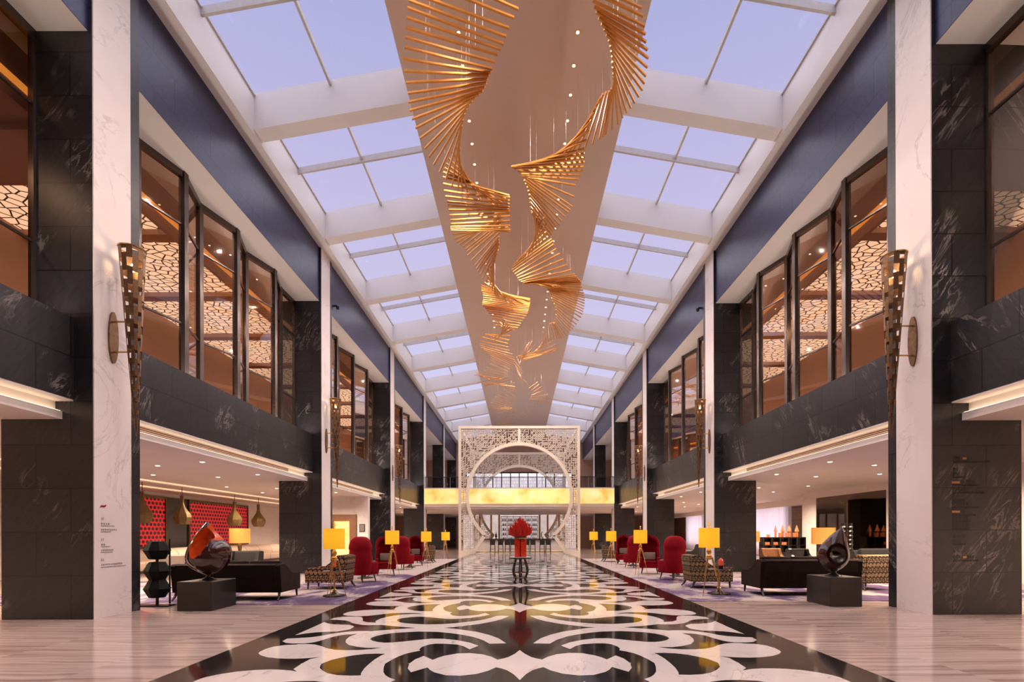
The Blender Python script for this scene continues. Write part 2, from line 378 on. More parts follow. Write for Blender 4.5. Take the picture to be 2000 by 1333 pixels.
def plane_pt(x, y, h):
    """where the sight line of a photo pixel meets the horizontal plane at height h"""
    dx, dy = x - PX, PY - y; dx, dy = dx + 0.0025 * dy, dy - 0.0025 * dx
    z = (h - EYE) * F / dy; return Vector((dx * z / F, z, h))

# ------------------------------------------------------------------ the hall
Y0, Y1 = -5.0, 58.6
P0, PER = 8.63, 9.98
PILL = [P0 + PER * k for k in range(-1, 6)]
DZ = {-1: 0.0, 1: 0.27}
st(box(-19, 19, Y0, 62, -0.3, 0.0).build('floor', 'floor'))
RW = 3.79
st(box(-RW, RW, Y0 + 0.1, 46.5, 0.0, 0.004).build('floor', 'floor_black'))
st(box(-19, 19, Y0 - 0.3, Y0, 0, 14).build('wall_back', 'marble_brown'))
for s, nm in ((-1, 'left'), (1, 'right')):
    dz = DZ[s]
    X = lambda v: s * v
    # continuous upper band of dark marble painted with sky light, soffit, mezzanine
    st(box(X(7.68), X(8.0), Y0, Y1, 10.521, 13.2).build('wall_' + nm, 'marble_sky_tinted'))
    st(box(X(7.69), X(14.2), Y0, Y1, 10.515, 10.9).build('ceiling', 'paint'))
    st(box(X(8.3), X(19), Y0, 38.6 + dz, 3.72, 4.98).build('floor', 'wood_brown'))
    st(box(X(8.155), X(19), Y0, 38.6 + dz, 3.58, 3.72).build('ceiling', 'paint'))
    for k, p in enumerate(PILL):
        p += dz
        st(MB().prism([(X(7.62), 0), (X(9.25), 0), (X(9.25), 4.97), (X(8.72), 4.97), (X(8.72), 12.58), (X(7.62), 12.58)], 'y', p, p + 1.08).build('pillar', 'marble_dark'))
        st(box(X(7.60), X(7.63), p + 0.012, p + 0.84, 0, 12.57).build('trim_1', 'marble_white'))
    for k in range(4):
        a, b = PILL[k] + dz + 1.08, PILL[k + 1] + dz
        st(box(X(7.95), X(8.28), a, b, 3.93, 5.38).build('wall_' + nm, 'marble_dark'))
        st(box(X(8.28), X(8.95), a, b, 4.98, 5.30).build('trim_2', 'bronze'))
        st(box(X(7.96), X(8.35), a, b, 3.90, 3.929).build('ceiling', 'paint'))
        rz = [(1.08, 8.66), (2.30, 8.66), (3.39, 8.33), (4.48, 8.67), (5.61, 8.32), (6.71, 8.69), (7.79, 8.32), (8.91, 8.68), (9.98, 8.66)]
        pts = [(X(x), PILL[k] + dz + q) for q, x in rz]
        fr = MB()
        for i, (x, y) in enumerate(pts):
            w = 0.075 if 0 < i < 8 else 0.05
            fr.box(x - w, x + w, y - w, y + w, 5.3, 10.52)
        for (xa, ya), (xb, yb) in zip(pts, pts[1:]):
            d = Vector((xb - xa, yb - ya, 0)).normalized(); nn = Vector((-d.y, d.x, 0))
            for zc, hh, ww in ((5.34, 0.05, 0.05), (6.75, 0.02, 0.025), (9.2, 0.02, 0.025), (10.44, 0.08, 0.06)):
                q = [Vector((xa, ya, 0)) - nn * ww, Vector((xb, yb, 0)) - nn * ww, Vector((xb, yb, 0)) + nn * ww, Vector((xa, ya, 0)) + nn * ww]
                fr.prism([(v.x, v.y) for v in q], 'z', zc - hh, zc + hh)
        win = st(fr.build('window_%d' % (1 + k + (4 if s > 0 else 0)), 'bronze'))
        for (xa, ya), (xb, yb) in zip(pts, pts[1:]):
            MB().add([(xa, ya, 5.3), (xb, yb, 5.3), (xb, yb, 10.5), (xa, ya, 10.5)], [(0, 1, 2, 3)]).build('pane', 'glass_bronze', win)
        light('sill_fill_light', 'AREA', (X(8.12), (a + b) / 2, 5.40), SILL_W, (1.0, 0.84, 0.72), rot=(pi, 0, 0), shape='RECTANGLE', size=0.16, size_y=b - a - 0.4)  # added fill light to brighten soffit and beams, no real strip there
        st(box(X(8.19), X(8.26), a, b, 3.722, 3.735).build('trim_9', 'cove_hidden'))
        # cove face with its long slot grille
        v = thing('air_vent', 'long slotted air vent in the white cove of the %s wall, %s bay' % (nm, ('nearest', 'second', 'third', 'fourth')[k]), 'vent', (X(8.3), a, 3.8))
        g = MB()
        for j in range(3): g.box(X(-0.030), X(-0.02), 0.7, b - a - 1.3, -0.045 + j * 0.045, -0.02 + j * 0.045)
        g.build('slot', 'wood_brown', v)
        MB().box(X(-0.025), X(-0.02), 0.66, b - a - 1.26, -0.06, 0.085).build('frame', 'paint', v)
        MB().box(X(-0.02), X(-0.001), 0.0, b - a, -0.08, 0.10).build('cove_face', 'paint', v)
    # rooms behind the folded glass
    z0, z1 = Y0, 38.6 + dz
    st(box(X(13.2), X(13.5), z0, z1, 4.98, 10.52).build('wall_' + nm, 'room_brown'))
    st(box(X(9.25), X(13.2), 11.2 + dz, z1, 9.62, 9.70).build('ceiling', 'lattice_ceil'))
    st(box(X(9.25), X(13.2), z0, 11.2 + dz, 9.62, 9.70).build('ceiling', 'room_brown'))
    st(box(X(9.20), X(9.3), z0, z1, 9.45, 10.52).build('trim_3', 'room_brown'))
    st(box(X(9.155), X(9.2), z0, z1, 9.75, 9.87).build('trim_4', 'cove_orange'))
    yy = z0 + 1.2
    while yy < z1:
        st(box(X(9.3), X(13.2), yy, yy + 0.35, 9.47, 9.62).build('beam', 'room_brown')); yy += 3.32
    st(box(X(8.95), X(13.2), 38.6 + dz - 0.2, 38.6 + dz, 4.98, 10.52).build('wall_' + nm, 'room_brown'))
    for k in range(4):
        for yy in (3.4, 7.4): light('mezzanine_spot', 'SPOT', (X(10.6), PILL[k] + yy, 9.4), 170, (1.0, 0.74, 0.52), spot_size=R(165), spot_blend=0.8, shadow_soft_size=0.05)
    # eave beam
    st(box(X(7.30), X(7.80), Y0, Y1, 12.58, 13.66).build('beam', 'paint_beam'))
# central ceiling panel and the roof
st(box(-2.99, 2.99, Y0, Y1, 13.47, 14.5).build('ceiling', 'taupe'))
BE = [13.35 + 4.885 * k for k in range(-4, 10)]
RZ = lambda x: 12.69 + (7.4 - abs(x)) * (0.78 / 4.41)
for s in (-1, 1):
    for b in BE:
        pr = [(s * 7.4, RZ(7.4)), (s * 2.98, RZ(2.98)), (s * 2.98, RZ(2.98) + 1.0), (s * 7.4, RZ(7.4) + 1.0)]
        st(MB().prism(pr, 'y', b, b + 0.45).build('beam', 'paint_beam'))
wi = 10
for s in (-1, 1):
    for b, c in zip(BE, BE[1:]):
        a = b + 0.45; G = 0.93
        fr = MB()
        m = (a + c) / 2
        fr.prism([(s * 7.4, RZ(7.4) + G - 0.17), (s * 2.98, RZ(2.98) + G - 0.17), (s * 2.98, RZ(2.98) + G + 0.02), (s * 7.4, RZ(7.4) + G + 0.02)], 'y', m - 0.035, m + 0.035)
        fr.box(s * 5.19 - 0.032, s * 5.19 + 0.032, a, c, RZ(5.19) + G - 0.09, RZ(5.19) + G + 0.02)
        fr.prism([(s * 7.32, RZ(7.32) + G - 0.02), (s * 7.26, RZ(7.26) + G - 0.02), (s * 7.26, RZ(7.26) + G + 0.02), (s * 7.32, RZ(7.32) + G + 0.02)], 'y', a, c)
        w = st(fr.build('window_%d' % wi, 'mullion')); wi += 1
        MB().add([(s * 7.4, a, RZ(7.4) + G), (s * 2.98, a, RZ(2.98) + G), (s * 2.98, c, RZ(2.98) + G), (s * 7.4, c, RZ(7.4) + G)], [(0, 1, 2, 3)]).build('pane', 'glass_clear', w)
# end wall with the bright lattice windows above the balcony
EW = MB(); EW.box(-19, 19, Y1, Y1 + 0.3, 0, 5.6); EW.box(-19, 19, Y1, Y1 + 0.3, 9.05, 14.0); EW.box(-19, -6.4, Y1, Y1 + 0.3, 5.6, 9.05); EW.box(6.4, 19, Y1, Y1 + 0.3, 5.6, 9.05)
st(EW.build('wall_end', 'room_brown'))
fr = MB()
for i in range(13): fr.box(-6.4 + i * 1.066 - 0.06, -6.4 + i * 1.066 + 0.06, Y1 - 0.12, Y1 + 0.1, 5.6, 9.05)
fr.box(-6.4, 6.4, Y1 - 0.1, Y1 + 0.1, 8.9, 9.05)
w = st(fr.build('window_9', 'wood_dark'))
MB().box(-6.4, 6.4, Y1 + 0.12, Y1 + 0.14, 5.6, 9.05).build('pane', 'win_lit', w)
la = MB()
for i in range(12):
    for j in range(9):
        la.box(-6.3 + i * 1.066, -5.44 + i * 1.066, Y1 - 0.02, Y1 + 0.02, 5.7 + j * 0.38, 5.73 + j * 0.38)
        xx = -6.3 + i * 1.066 + (0.2 if j % 2 else 0.42)
        la.box(xx, xx + 0.03, Y1 - 0.02, Y1 + 0.02, 5.7 + j * 0.38, 6.08 + j * 0.38); la.box(xx + 0.28, xx + 0.31, Y1 - 0.02, Y1 + 0.02, 5.7 + j * 0.38, 6.08 + j * 0.38)
la.build('lattice', 'cream', w)
# outer walls of the ground floor lounges
st(box(-17.9, -17.6, Y0, Y1, 0, 3.6).build('wall_left', 'marble_white'))
st(box(14.8, 15.1, Y0, 19.5, 0, 3.6).build('wall_right', 'marble_white'))
st(box(14.8, 17.2, 24.1, 25.3, 0, 3.6).build('wall_right', 'marble_white'))
st(box(14.8, 15.1, 19.5, 24.1, 3.27, 3.6).build('wall_right', 'marble_white'))
st(box(15.0, 15.1, 19.5, 24.1, 0.0, 3.27).build('wall_right', 'marble_brown'))
w = st(box(14.78, 14.84, 19.46, 24.14, 0.0, 0.06).build('window_40', 'bronze'))
MB().box(14.80, 14.82, 19.5, 24.1, 0.06, 3.27).build('pane', 'glass_smoke', w)
RWL = MB(); RWL.box(17, 17.3, 25.3, 30.4, 0, 3.6); RWL.box(17, 17.3, 30.4, 60, 3.15, 3.6); RWL.box(17, 17.3, 30.4, 60, 0, 0.5); RWL.box(17, 17.3, 37.0, 44.2, 0.5, 3.15); RWL.box(17, 17.3, 48.6, 60, 0.5, 3.15)
st(RWL.build('wall_right', 'marble_brown'))
st(box(16.4, 17.0, 25.3, 60, 3.2, 3.58).build('trim_5', 'paint'))
# plain shells that close the upper storey and the lounges to the sky
for s in (-1, 1):
    st(box(s * 13.5, s * 19, Y0, 60, 4.98, 5.2).build('ceiling', 'paint'))
    st(box(s * 8.0, s * 19, 38.9, 60, 10.9, 11.1).build('ceiling', 'paint'))
    st(box(s * 13.5, s * 13.8, 38.6, 60, 5.2, 11).build('wall_' + ('left' if s < 0 else 'right'), 'room_brown'))
# balcony across the hall
BZ = 38.75
st(box(-7.62, 7.62, BZ, BZ + 0.12, 3.97, 5.17).build('wall_balcony', 'gold_band'))
st(box(-19, 19, BZ + 0.12, 48.75, 3.72, 5.15).build('floor', 'paint'))
st(box(-19, 19, 49.15, Y1, 3.58, 5.15).build('floor', 'paint'))
st(box(-7.62, 7.62, BZ - 0.05, BZ + 0.2, 5.17, 5.25).build('trim_6', 'paint'))
st(box(-19, 19, BZ + 0.25, 48.75, 3.58, 3.73).build('ceiling', 'paint'))
rail = thing('balcony_railing', 'glass railing with dark top rail along the gold lit balcony', 'railing', (0, BZ + 0.06, 5.25))
MB().box(-7.6, 7.6, -0.03, 0.03, 0.84, 0.89).build('top_rail', 'black', rail)
MB().box(-7.6, 7.6, -0.006, 0.006, 0.0, 0.84).build('pane', 'glass_rail', rail)
for i in range(9): MB().box(-7.4 + i * 1.85 - 0.02, -7.4 + i * 1.85 + 0.02, -0.02, 0.02, 0, 0.86).build('post', 'steel', rail)
for s in (-1, 1):
    g = thing('gold_screen', 'narrow gold lit grille at the upper %s side behind the balcony' % ('left' if s < 0 else 'right'), 'screen', (s * 8.9, 44.0, 5.15))
    MB().box(-0.05, 0.05, 0, 1.2, 0, 3.6).build('panel', 'gold_lit', g)
    b = MB()
    for j in range(6): b.box(-0.08, 0.08, -0.02, 1.22, j * 0.7, j * 0.7 + 0.06)
    b.box(-0.08, 0.08, -0.04, 0.02, 0, 3.6); b.build('frame', 'wood_dark', g)

# ------------------------------------------------------------------ floor inlay
c1 = lambda L: [floor_pt(1000 + u / 8.0, 1170 + v / 8.0) for u, v in L]
c2 = lambda L: [floor_pt(1240 + u / 7.692, 1170 + v / 7.692) for u, v in L]
c3 = lambda L: [floor_pt(1450 + u / 6.4516, 1200 + v / 6.4516) for u, v in L]
ZC, ZA = 5.60, 7.745
big = c1([(330, 705), (450, 625), (600, 570), (800, 520), (1000, 490), (1150, 467), (1310, 452)]) + c1([(1745, 452)]) + \
    c2([(200, 460), (350, 472), (500, 485), (540, 482), (700, 480), (800, 485), (950, 500), (1100, 520), (1250, 550), (1400, 570), (1600, 582), (1760, 588), (1835, 628), (1780, 655), (1680, 663), (1500, 663), (1400, 653), (1330, 640), (1200, 605), (1050, 560), (900, 535), (710, 525), (820, 560), (880, 610), (885, 650), (840, 690), (700, 720), (560, 735), (340, 733), (500, 755), (700, 768), (900, 768), (1050, 760), (1180, 735), (1250, 705), (1350, 681), (1480, 672), (1600, 674)]) + \
    c3([(0, 376), (150, 382), (300, 402), (400, 432), (470, 466), (488, 485), (460, 510), (380, 535), (250, 550), (100, 556), (0, 555)]) + \
    c2([(1500, 888), (1400, 882), (1260, 868), (1420, 900), (1530, 960)]) + [(2.537, ZC)]
eye = c2([(1220, 960), (1100, 915), (940, 878), (780, 848), (600, 828), (420, 822), (290, 825), (350, 850), (450, 910)])
ex = c2([(1270, 987), (545, 987)])
big += [(ex[0][0], ZC)] + eye + [(ex[1][0], ZC), (1.56, ZC)] + c2([(200, 920), (80, 862)]) + \
    c1([(1900, 860), (1800, 835), (1675, 812), (1690, 790), (1650, 755), (1550, 720), (1450, 705), (1300, 705), (1100, 720), (1000, 745), (905, 795), (765, 740), (900, 690), (1100, 650), (1300, 628), (1500, 625), (1700, 643), (1900, 664)]) + \
    c2([(180, 656), (300, 658), (400, 647), (480, 628), (518, 605), (490, 580), (420, 555), (300, 530), (150, 512), (0, 503)]) + \
    c1([(1700, 512), (1400, 520), (1200, 540), (1000, 570), (850, 600), (700, 650), (590, 710)])
big = [(x, ZA if abs(z - ZA) < 0.055 and 0.9 < x < 2.0 else z) for x, z in big]
star = [(0, ZC)] + c1([(116, 810)]) + c1([(200, 870), (300, 920), (390, 945), (470, 960), (560, 915), (700, 875), (900, 855), (1100, 860), (1300, 895), (1400, 925), (1480, 958), (1620, 895), (1750, 945), (1840, 1010)])
star[1] = (0, star[1][1]); star += [(star[-1][0] * 1.0 + 0.02, ZC)]
tri = c2([(776, 428), (800, 442), (880, 458), (1000, 475), (1150, 478), (1300, 485), (1450, 500), (1615, 525), (1425, 441)])
tri = [(x, z - 0.06) for x, z in tri]; tri = [(tri[0][0], ZA)] + tri[1:-1] + [(tri[-1][0], ZA)]
inl = MB()
def put(poly, h):
    for k in range(-2, 10):
        c = ZC + 4.29 * k
        for mir in (0, 1):
            for sx in (-1, 1):
                P = []
                for x, z in poly:
                    t = z - ZC
                    P.append((sx * x, c + (t if not mir else -t), h))
                if max(p[1] for p in P) > 46.3: continue
                inl.add(P, [tuple(range(len(P)))])
for P in (big, star, tri): put(P, 0.0055)
st(inl.build('floor', 'floor_white'))

# ------------------------------------------------------------------ moon gates
def moon_gate(y, label):
    t = thing('moon_gate', label, 'screen', (0, y, 0))
    Wd, H, CZ, RI = 4.645, 9.79, 4.44, 3.87; D = 0.13
    f = MB()
    for s in (-1, 1): f.box(s * (Wd - 0.2), s * Wd, -D, D, 0, H - 0.19)
    f.box(-Wd, Wd, -D, D, H - 0.19, H)
    f.box(-0.1, 0.1, -D * 0.8, D * 0.8, CZ + RI, H - 0.19)
    f.build('frame', 'cream', t)
    a0 = -math.acos(2.52 / 3.9) ; n = 72
    r = MB(); vs = []
    for i in range(n + 1):
        a = a0 + (pi - 2 * a0) * i / n
        for rr in (RI, RI + 0.23):
            for yy in (-D * 1.15, D * 1.15): vs.append((rr * cos(a), yy, CZ + rr * sin(a)))
    r.add(vs, [q for i in range(n) for q in ((4 * i, 4 * i + 4, 4 * i + 5, 4 * i + 1), (4 * i + 2, 4 * i + 3, 4 * i + 7, 4 * i + 6), (4 * i, 4 * i + 2, 4 * i + 6, 4 * i + 4), (4 * i + 1, 4 * i + 5, 4 * i + 7, 4 * i + 3))])
    for s in (-1, 1):
        r.prism([(s * 2.50, 1.43), (s * 3.45, 0.0), (s * 3.74, 0.0), (s * 2.80, 1.43)], 'y', -D * 1.15, D * 1.15)
    r.build('ring', 'cream', t)
    for s in (-1, 1): MB().prism([(s * 3.6, 0.0), (s * (Wd - 0.2), 0.0), (s * (Wd - 0.2), 0.26), (s * 3.45, 0.26)], 'y', -D * 0.9, D * 0.9).build('base', 'cream', t)
    def inside(x, z):
        if abs(x) > Wd - 0.22 or z > H - 0.2 or z < 0.27: return False
        if (abs(x) ** 2 + (z - CZ) ** 2) < (RI + 0.1) ** 2: return False
        if z < 1.45 and abs(x) < 2.65 + (1.43 - z) * 0.665: return False
        return True
    rnd = random.Random(3); p = 0.172; la = MB(); w = 0.022; d = 0.035
    nx, nz = int(2 * Wd / p), int(H / p)
    for i in range(nx + 1):
        for j in range(nz + 1):
            x, z = -Wd + 0.2 + i * p, 0.26 + j * p; k = rnd.randrange(6)
            if inside(x + p / 2, z) and k != 0:
                o = (rnd.random() - 0.5) * 0.05
                la.add([(xe, yy, z + dz + (o if e else 0)) for yy in (-d, d) for dz in (-w, w) for xe, e in ((x - 0.02, 0), (x + p + 0.02, 1))], [(0, 1, 3, 2), (4, 6, 7, 5), (0, 4, 5, 1), (2, 3, 7, 6)])
            if inside(x, z + p / 2) and k != 3:
                o = (rnd.random() - 0.5) * 0.05
                la.add([(x + dx + (o if e else 0), yy, ze) for yy in (-d, d) for dx in (-w, w) for ze, e in ((z - 0.02, 0), (z + p + 0.02, 1))], [(0, 1, 3, 2), (4, 6, 7, 5), (0, 4, 5, 1), (2, 3, 7, 6)])
            if k in (1, 4, 5) and inside(x + p / 2, z + p / 2):
                la.add([(x, yy, z - w) for yy in (-d, d)] + [(x, yy, z + w * 1.3) for yy in (-d, d)] + [(x + p, yy, z + p - w) for yy in (-d, d)] + [(x + p, yy, z + p + w * 1.3) for yy in (-d, d)], [(0, 4, 6, 2), (1, 3, 7, 5), (0, 1, 5, 4), (2, 6, 7, 3)])
    la.build('lattice', 'cream', t)
    return t
moon_gate(37.0, 'cream lattice moon gate standing across the runner in front of the gold lit balcony')
moon_gate(48.95, 'second cream lattice moon gate rising behind the gold lit balcony')
for s in (-1, 1): tag(MB().box(s * 4.45, s * 4.62, 37.15, 48.8, 9.6, 9.77).build('gate_beam', 'cream'), 'cream beam joining the top %s corners of the two moon gates' % ('left' if s < 0 else 'right'), 'beam')

# ------------------------------------------------------------------ bar
b = thing('bar_counter', 'long pale stone bar counter with dark top beyond the moon gate', 'bar', (0, 41.2, 0))
MB().box(-3.9, 3.9, 0, 0.5, 0.12, 1.06).build('front', 'marble_white', b)
MB().box(-4.0, 4.0, -0.18, 0.6, 1.06, 1.13).build('top', 'black', b)
MB().box(-3.9, 3.9, 0.06, 0.5, 0.004, 0.12).build('plinth', 'wood_brown', b)
MB().box(-3.88, 3.88, 0.03, 0.058, 0.05, 0.10).build('light_strip', 'cove', b)
def stool(loc, label):
    t = thing('bar_stool', label, 'bar stool', loc, 0, 'dark stools along the bar counter')
    MB().rbox(-0.2, 0.2, -0.2, 0.22, 0.68, 0.76, 0.03).build('seat', 'charcoal', t)
    MB().rbox(-0.22, 0.22, -0.26, -0.19, 0.62, 1.10, 0.03).build('backrest', 'charcoal', t)
    for sx in (-1, 1):
        for sy in (-1, 1): MB().tube((sx * 0.17, sy * 0.17, 0.70), (sx * 0.2, sy * 0.2, 0.004), 0.03, 0.024).build('leg', 'wood_dark', t)
    MB().box(-0.18, 0.18, 0.17, 0.20, 0.26, 0.29).build('footrest', 'wood_dark', t)
    return t
ords = ['leftmost', 'second from left', 'third from left', 'fourth from left', 'fourth from right', 'third from right', 'second from right', 'rightmost']
s0 = stool((-2.24, 40.45, 0), 'leftmost dark bar stool at the bar counter')
for i, x in enumerate((-1.57, -1.01, -0.55, 0.62, 1.12, 1.9, 2.4)):
    dup(s0, (x, 40.45, 0), 0, '%s dark bar stool at the bar counter' % ords[i + 1])
sh = thing('bottle_shelf', 'dark framed bottle shelving on the glowing wall behind the bar', 'shelf', (0, 51.3, 0))
MB().box(-1.95, 1.95, 0.33, 0.37, 0.9, 3.5).build('back_panel', 'bar_glow', sh)
for i in range(6): MB().box(-1.95, 1.95, 0, 0.33, 0.9 + i * 0.5, 0.93 + i * 0.5).build('shelf', 'wood_dark', sh)
for i in range(7): MB().box(-1.97 + i * 0.65, -1.93 + i * 0.65, 0, 0.33, 0, 3.45).build('upright', 'wood_dark', sh)
cols = ['red_gloss', 'wood_brown', 'wood_dark', 'terracotta']
protos = []
for i, c in enumerate(cols):
    o = MB().lathe([(0.045, 0), (0.05, 0.02), (0.05, 0.18), (0.02, 0.24), (0.016, 0.31), (0.02, 0.32)], n=10).build('bottle', c, smooth=True)
    o.location = (-1.75, 51.48, 0.931 + i * 0.5); protos.append(tag(o, 'small bottle on the glowing shelves behind the bar', 'bottle', 'bottles behind the bar'))
for r in range(5):
    for c in range(6):
        for q in range(3):
            if c == 0 and q == 0 and r < 4: continue
            o = random.choice(protos).copy(); COL.objects.link(o)
            o.location = (-1.95 + c * 0.65 + 0.16 + q * 0.16, 51.48, 0.931 + r * 0.5)
st(box(-6.0, -1.98, 51.4, 51.7, 0, 3.58).build('wall_end', 'bar_glow')); st(box(1.98, 6.0, 51.4, 51.7, 0, 3.58).build('wall_end', 'bar_glow'))
st(box(-6.0, 6.0, 51.72, 51.9, 0, 3.58).build('wall_end', 'bar_glow'))
for i, x in enumerate((-4.2, -3.0, -2.15, 2.15, 3.0, 4.2)): st(box(x - 0.09, x + 0.09, 51.3, 51.42, 0, 3.58).build('trim_7', 'brass'))
for s, nm in ((-1, 'left'), (1, 'right')):
    v = thing('counter_sculpture', 'small dark %s on the %s end of the bar counter' % ('flame shaped vase' if s < 0 else 'crescent sculpture', nm), 'ornament', (s * 2.0, 41.4, 1.135))
    if s < 0: MB().lathe([(0.06, 0), (0.03, 0.05), (0.1, 0.18), (0.08, 0.35), (0.03, 0.5), (0.005, 0.64)], n=12).build('body', 'black', v, True)
    else: MB().path([(0.1 * cos(a) - 0.02, 0, 0.33 + 0.25 * sin(a)) for a in [R(60 + 10 * k) for k in range(28)]], [0.012 + 0.03 * sin(pi * k / 27) for k in range(28)]).build('body', 'black', v, True)
    MB().box(-0.09, 0.09, -0.07, 0.07, 0.0, 0.03).build('base', 'black', v)

# ------------------------------------------------------------------ centre table with the red vases
t = thing('round_table', 'round dark table with curved bronze legs on the patterned runner', 'table', (0.03, 15.2, 0.006))
MB().lathe([(0.0, 0.735), (0.35, 0.735), (0.37, 0.75), (0.37, 0.775), (0.36, 0.78), (0.0, 0.78)], n=40, caps=False).build('tabletop', 'wood_dark', t, True)
MB().lathe([(0, 0.78), (0.33, 0.78), (0.33, 0.786), (0, 0.786)], n=36, caps=False).build('glass_top', 'marble_white', t)
for k in range(6):
    a = 2 * pi * k / 6 + 0.4
    P = [(r * cos(a), r * sin(a), z) for r, z in ((0.15, 0.74), (0.19, 0.62), (0.24, 0.48), (0.255, 0.36), (0.235, 0.24), (0.19, 0.15), (0.17, 0.09), (0.2, 0.03), (0.24, 0.0))]
    MB().path(P, [0.022, 0.024, 0.026, 0.028, 0.028, 0.026, 0.024, 0.022, 0.02]).build('leg', 'wood_dark', t, True)
for z in (0.3, 0.14):
    MB().path([(0.22 * cos(2 * pi * k / 24), 0.22 * sin(2 * pi * k / 24), z) for k in range(25)], 0.016).build('ring', 'gold_old', t, True)
vz = 0.792
for i, (x, y, w, h) in enumerate(((-0.10, -0.03, 0.08, 0.58), (0.10, -0.02, 0.088, 0.57), (0.0, 0.20, 0.085, 0.55))):
    o = MB().rbox(x - w, x + w, y - 0.085, y + 0.085, 0, h, 0.02).build('vase', 'red_gloss', None, True); o.location = (0.03, 15.2, vz)
    tag(o, 'tall red glazed square vase %s on the round table' % ('at left', 'at right', 'at the back')[i], 'vase')
fl = thing('twig_bouquet', 'round bouquet of red lacquered twigs over the red vases', 'bouquet', (0.03, 15.2, vz + 0.585))
MB().lathe([(0.02, 0.0), (0.19, 0.0), (0.2, 0.03), (0.19, 0.06), (0.02, 0.06)], n=24, caps=False).build('collar', 'gold_old', fl, True)
tw = MB()
for i in range(520):
    a = random.random() * 2 * pi; q = random.random() ** 0.6
    tip = Vector((cos(a) * 0.40 * q, sin(a) * 0.40 * q, 0.28 + 0.36 * (1 - q ** 1.1) + random.uniform(-0.12, 0.07)))
    base = Vector((cos(a) * 0.15 * q, sin(a) * 0.15 * q, 0.04)); mid = (base + tip) / 2 + Vector((cos(a), sin(a), 0)) * 0.07 * q
    tw.path([base, mid, tip], [0.008, 0.008, 0.005], 4)
for i in range(120):
    a = random.random() * 2 * pi; u = random.uniform(0, 1); r = 0.26 * math.sqrt(random.random())
    tw.tube((r * cos(a) * 0.6, r * sin(a) * 0.6, 0.06), (r * cos(a), r * sin(a), 0.35 + 0.2 * u), 0.012, 0.008, 4)
tw.build('twigs', 'red_twig', fl)['kind'] = 'stuff'

# ------------------------------------------------------------------ chandeliers
def cat(P, t):
    i = min(int(t), len(P) - 2); f = t - i
    p0, p1, p2, p3 = P[max(i - 1, 0)], P[i], P[i + 1], P[min(i + 2, len(P) - 1)]
    return 0.5 * (2 * p1 + (p2 - p0) * f + (2 * p0 - 5 * p1 + 4 * p2 - p3) * f * f + (3 * p1 - p0 - 3 * p2 + p3) * f ** 3)
LK = [(822,-67,1012,18),(803,-15,994,55),(796,15,983,86),(793,54,972,107),(790,92,962,135),(790,139,955,147),(797,182,950,162),(800,216,943,178),(812,250,928,190),(830,290,916,204),(847,322,907,222),(871,350,902,245),(895,372,898,262),(916,385,890,282),(965,402,876,309),(980,395,868,328),(994,382,865,346),(995,392,867,372),(995,405,873,394),(995,412,876,410),(996,422,880,430),(996,441,880,443),(996,452,881,450),(988,432,888,466),(982,416,894,480),(986,427,907,489),(988,436,906,505),(985,450,920,528),(984,462,927,539),(978,478,938,552),(970,490,955,568),(962,505,967,585),(950,520,979,591),(943,540,1015,603),(940,557,1033,590),(940,567,1035,584),(943,572,1035,590),(944,585,1034,597),(942,595,1032,606),(950,606,1028,616),(960,620,1018,630),(966,636,1008,643),(985,617,980,655),(1003,628,964,672),(995,660,950,652),(993,680,937,668),(1005,700,940,680),(1003,712,953,690),(995,722,958,705),(985,735,945,725),(975,742,935,735),(960,745,922,722),(1000,735,938,757),(1006,755,950,748),(1008,770,985,752),(1005,785,972,770),(1000,795,960,780),(1000,800,958,795),(1010,800,970,805),(1005,815,975,822),(1008,830,967,832)]
RK = [(1158,-30,1246,12),(1166,5,1251,47),(1175,30,1252,76),(1186,55,1256,106),(1192,75,1255,142),(1196,95,1251,171),(1198,115,1237,196),(1198,135,1223,217),(1199,150,1207,242),(1198,165,1183,262),(1190,178,1171,271),(1178,183,1141,293),(1168,200,1105,321),(1160,220,1080,330),(1150,255,1040,335),(1142,290,1002,328),(1142,308,1001,325),(1140,326,1004,329),(1134,342,1018,340),(1124,362,1020,345),(1118,404,1022,340),(1110,415,1024,352),(1097,432,1030,365),(1088,445,1034,380),(1079,452,1036,395),(1075,465,1037,412),(1060,470,1040,415),(1047,485,1045,405),(1030,500,1062,425),(1012,508,1070,450),(1001,522,1077,467),(1000,533,1085,475),(1004,542,1100,492),(1010,549,1112,516),(1018,553,1127,535),(1025,555,1134,546),(1040,555,1135,556),(1058,558,1140,572),(1066,562,1142,586),(1075,572,1140,602),(1078,585,1136,618),(1080,598,1128,641),(1080,612,1117,653),(1079,625,1103,666),(1075,618,1094,671),(1070,635,1075,665),(1060,650,1060,680),(1077,660,1040,690),(1088,681,1030,700),(1086,684,1020,705),(1063,690,1012,695),(1040,665,1020,705),(1025,680,1015,712),(1005,705,1020,725),(1008,720,1018,738),(1015,735,1020,750),(1035,755,1045,748),(1040,770,1060,760),(1035,780,1078,783),(1060,770,1068,792),(1050,780,1045,800),(1020,795,1040,815),(1008,805,1040,830)]
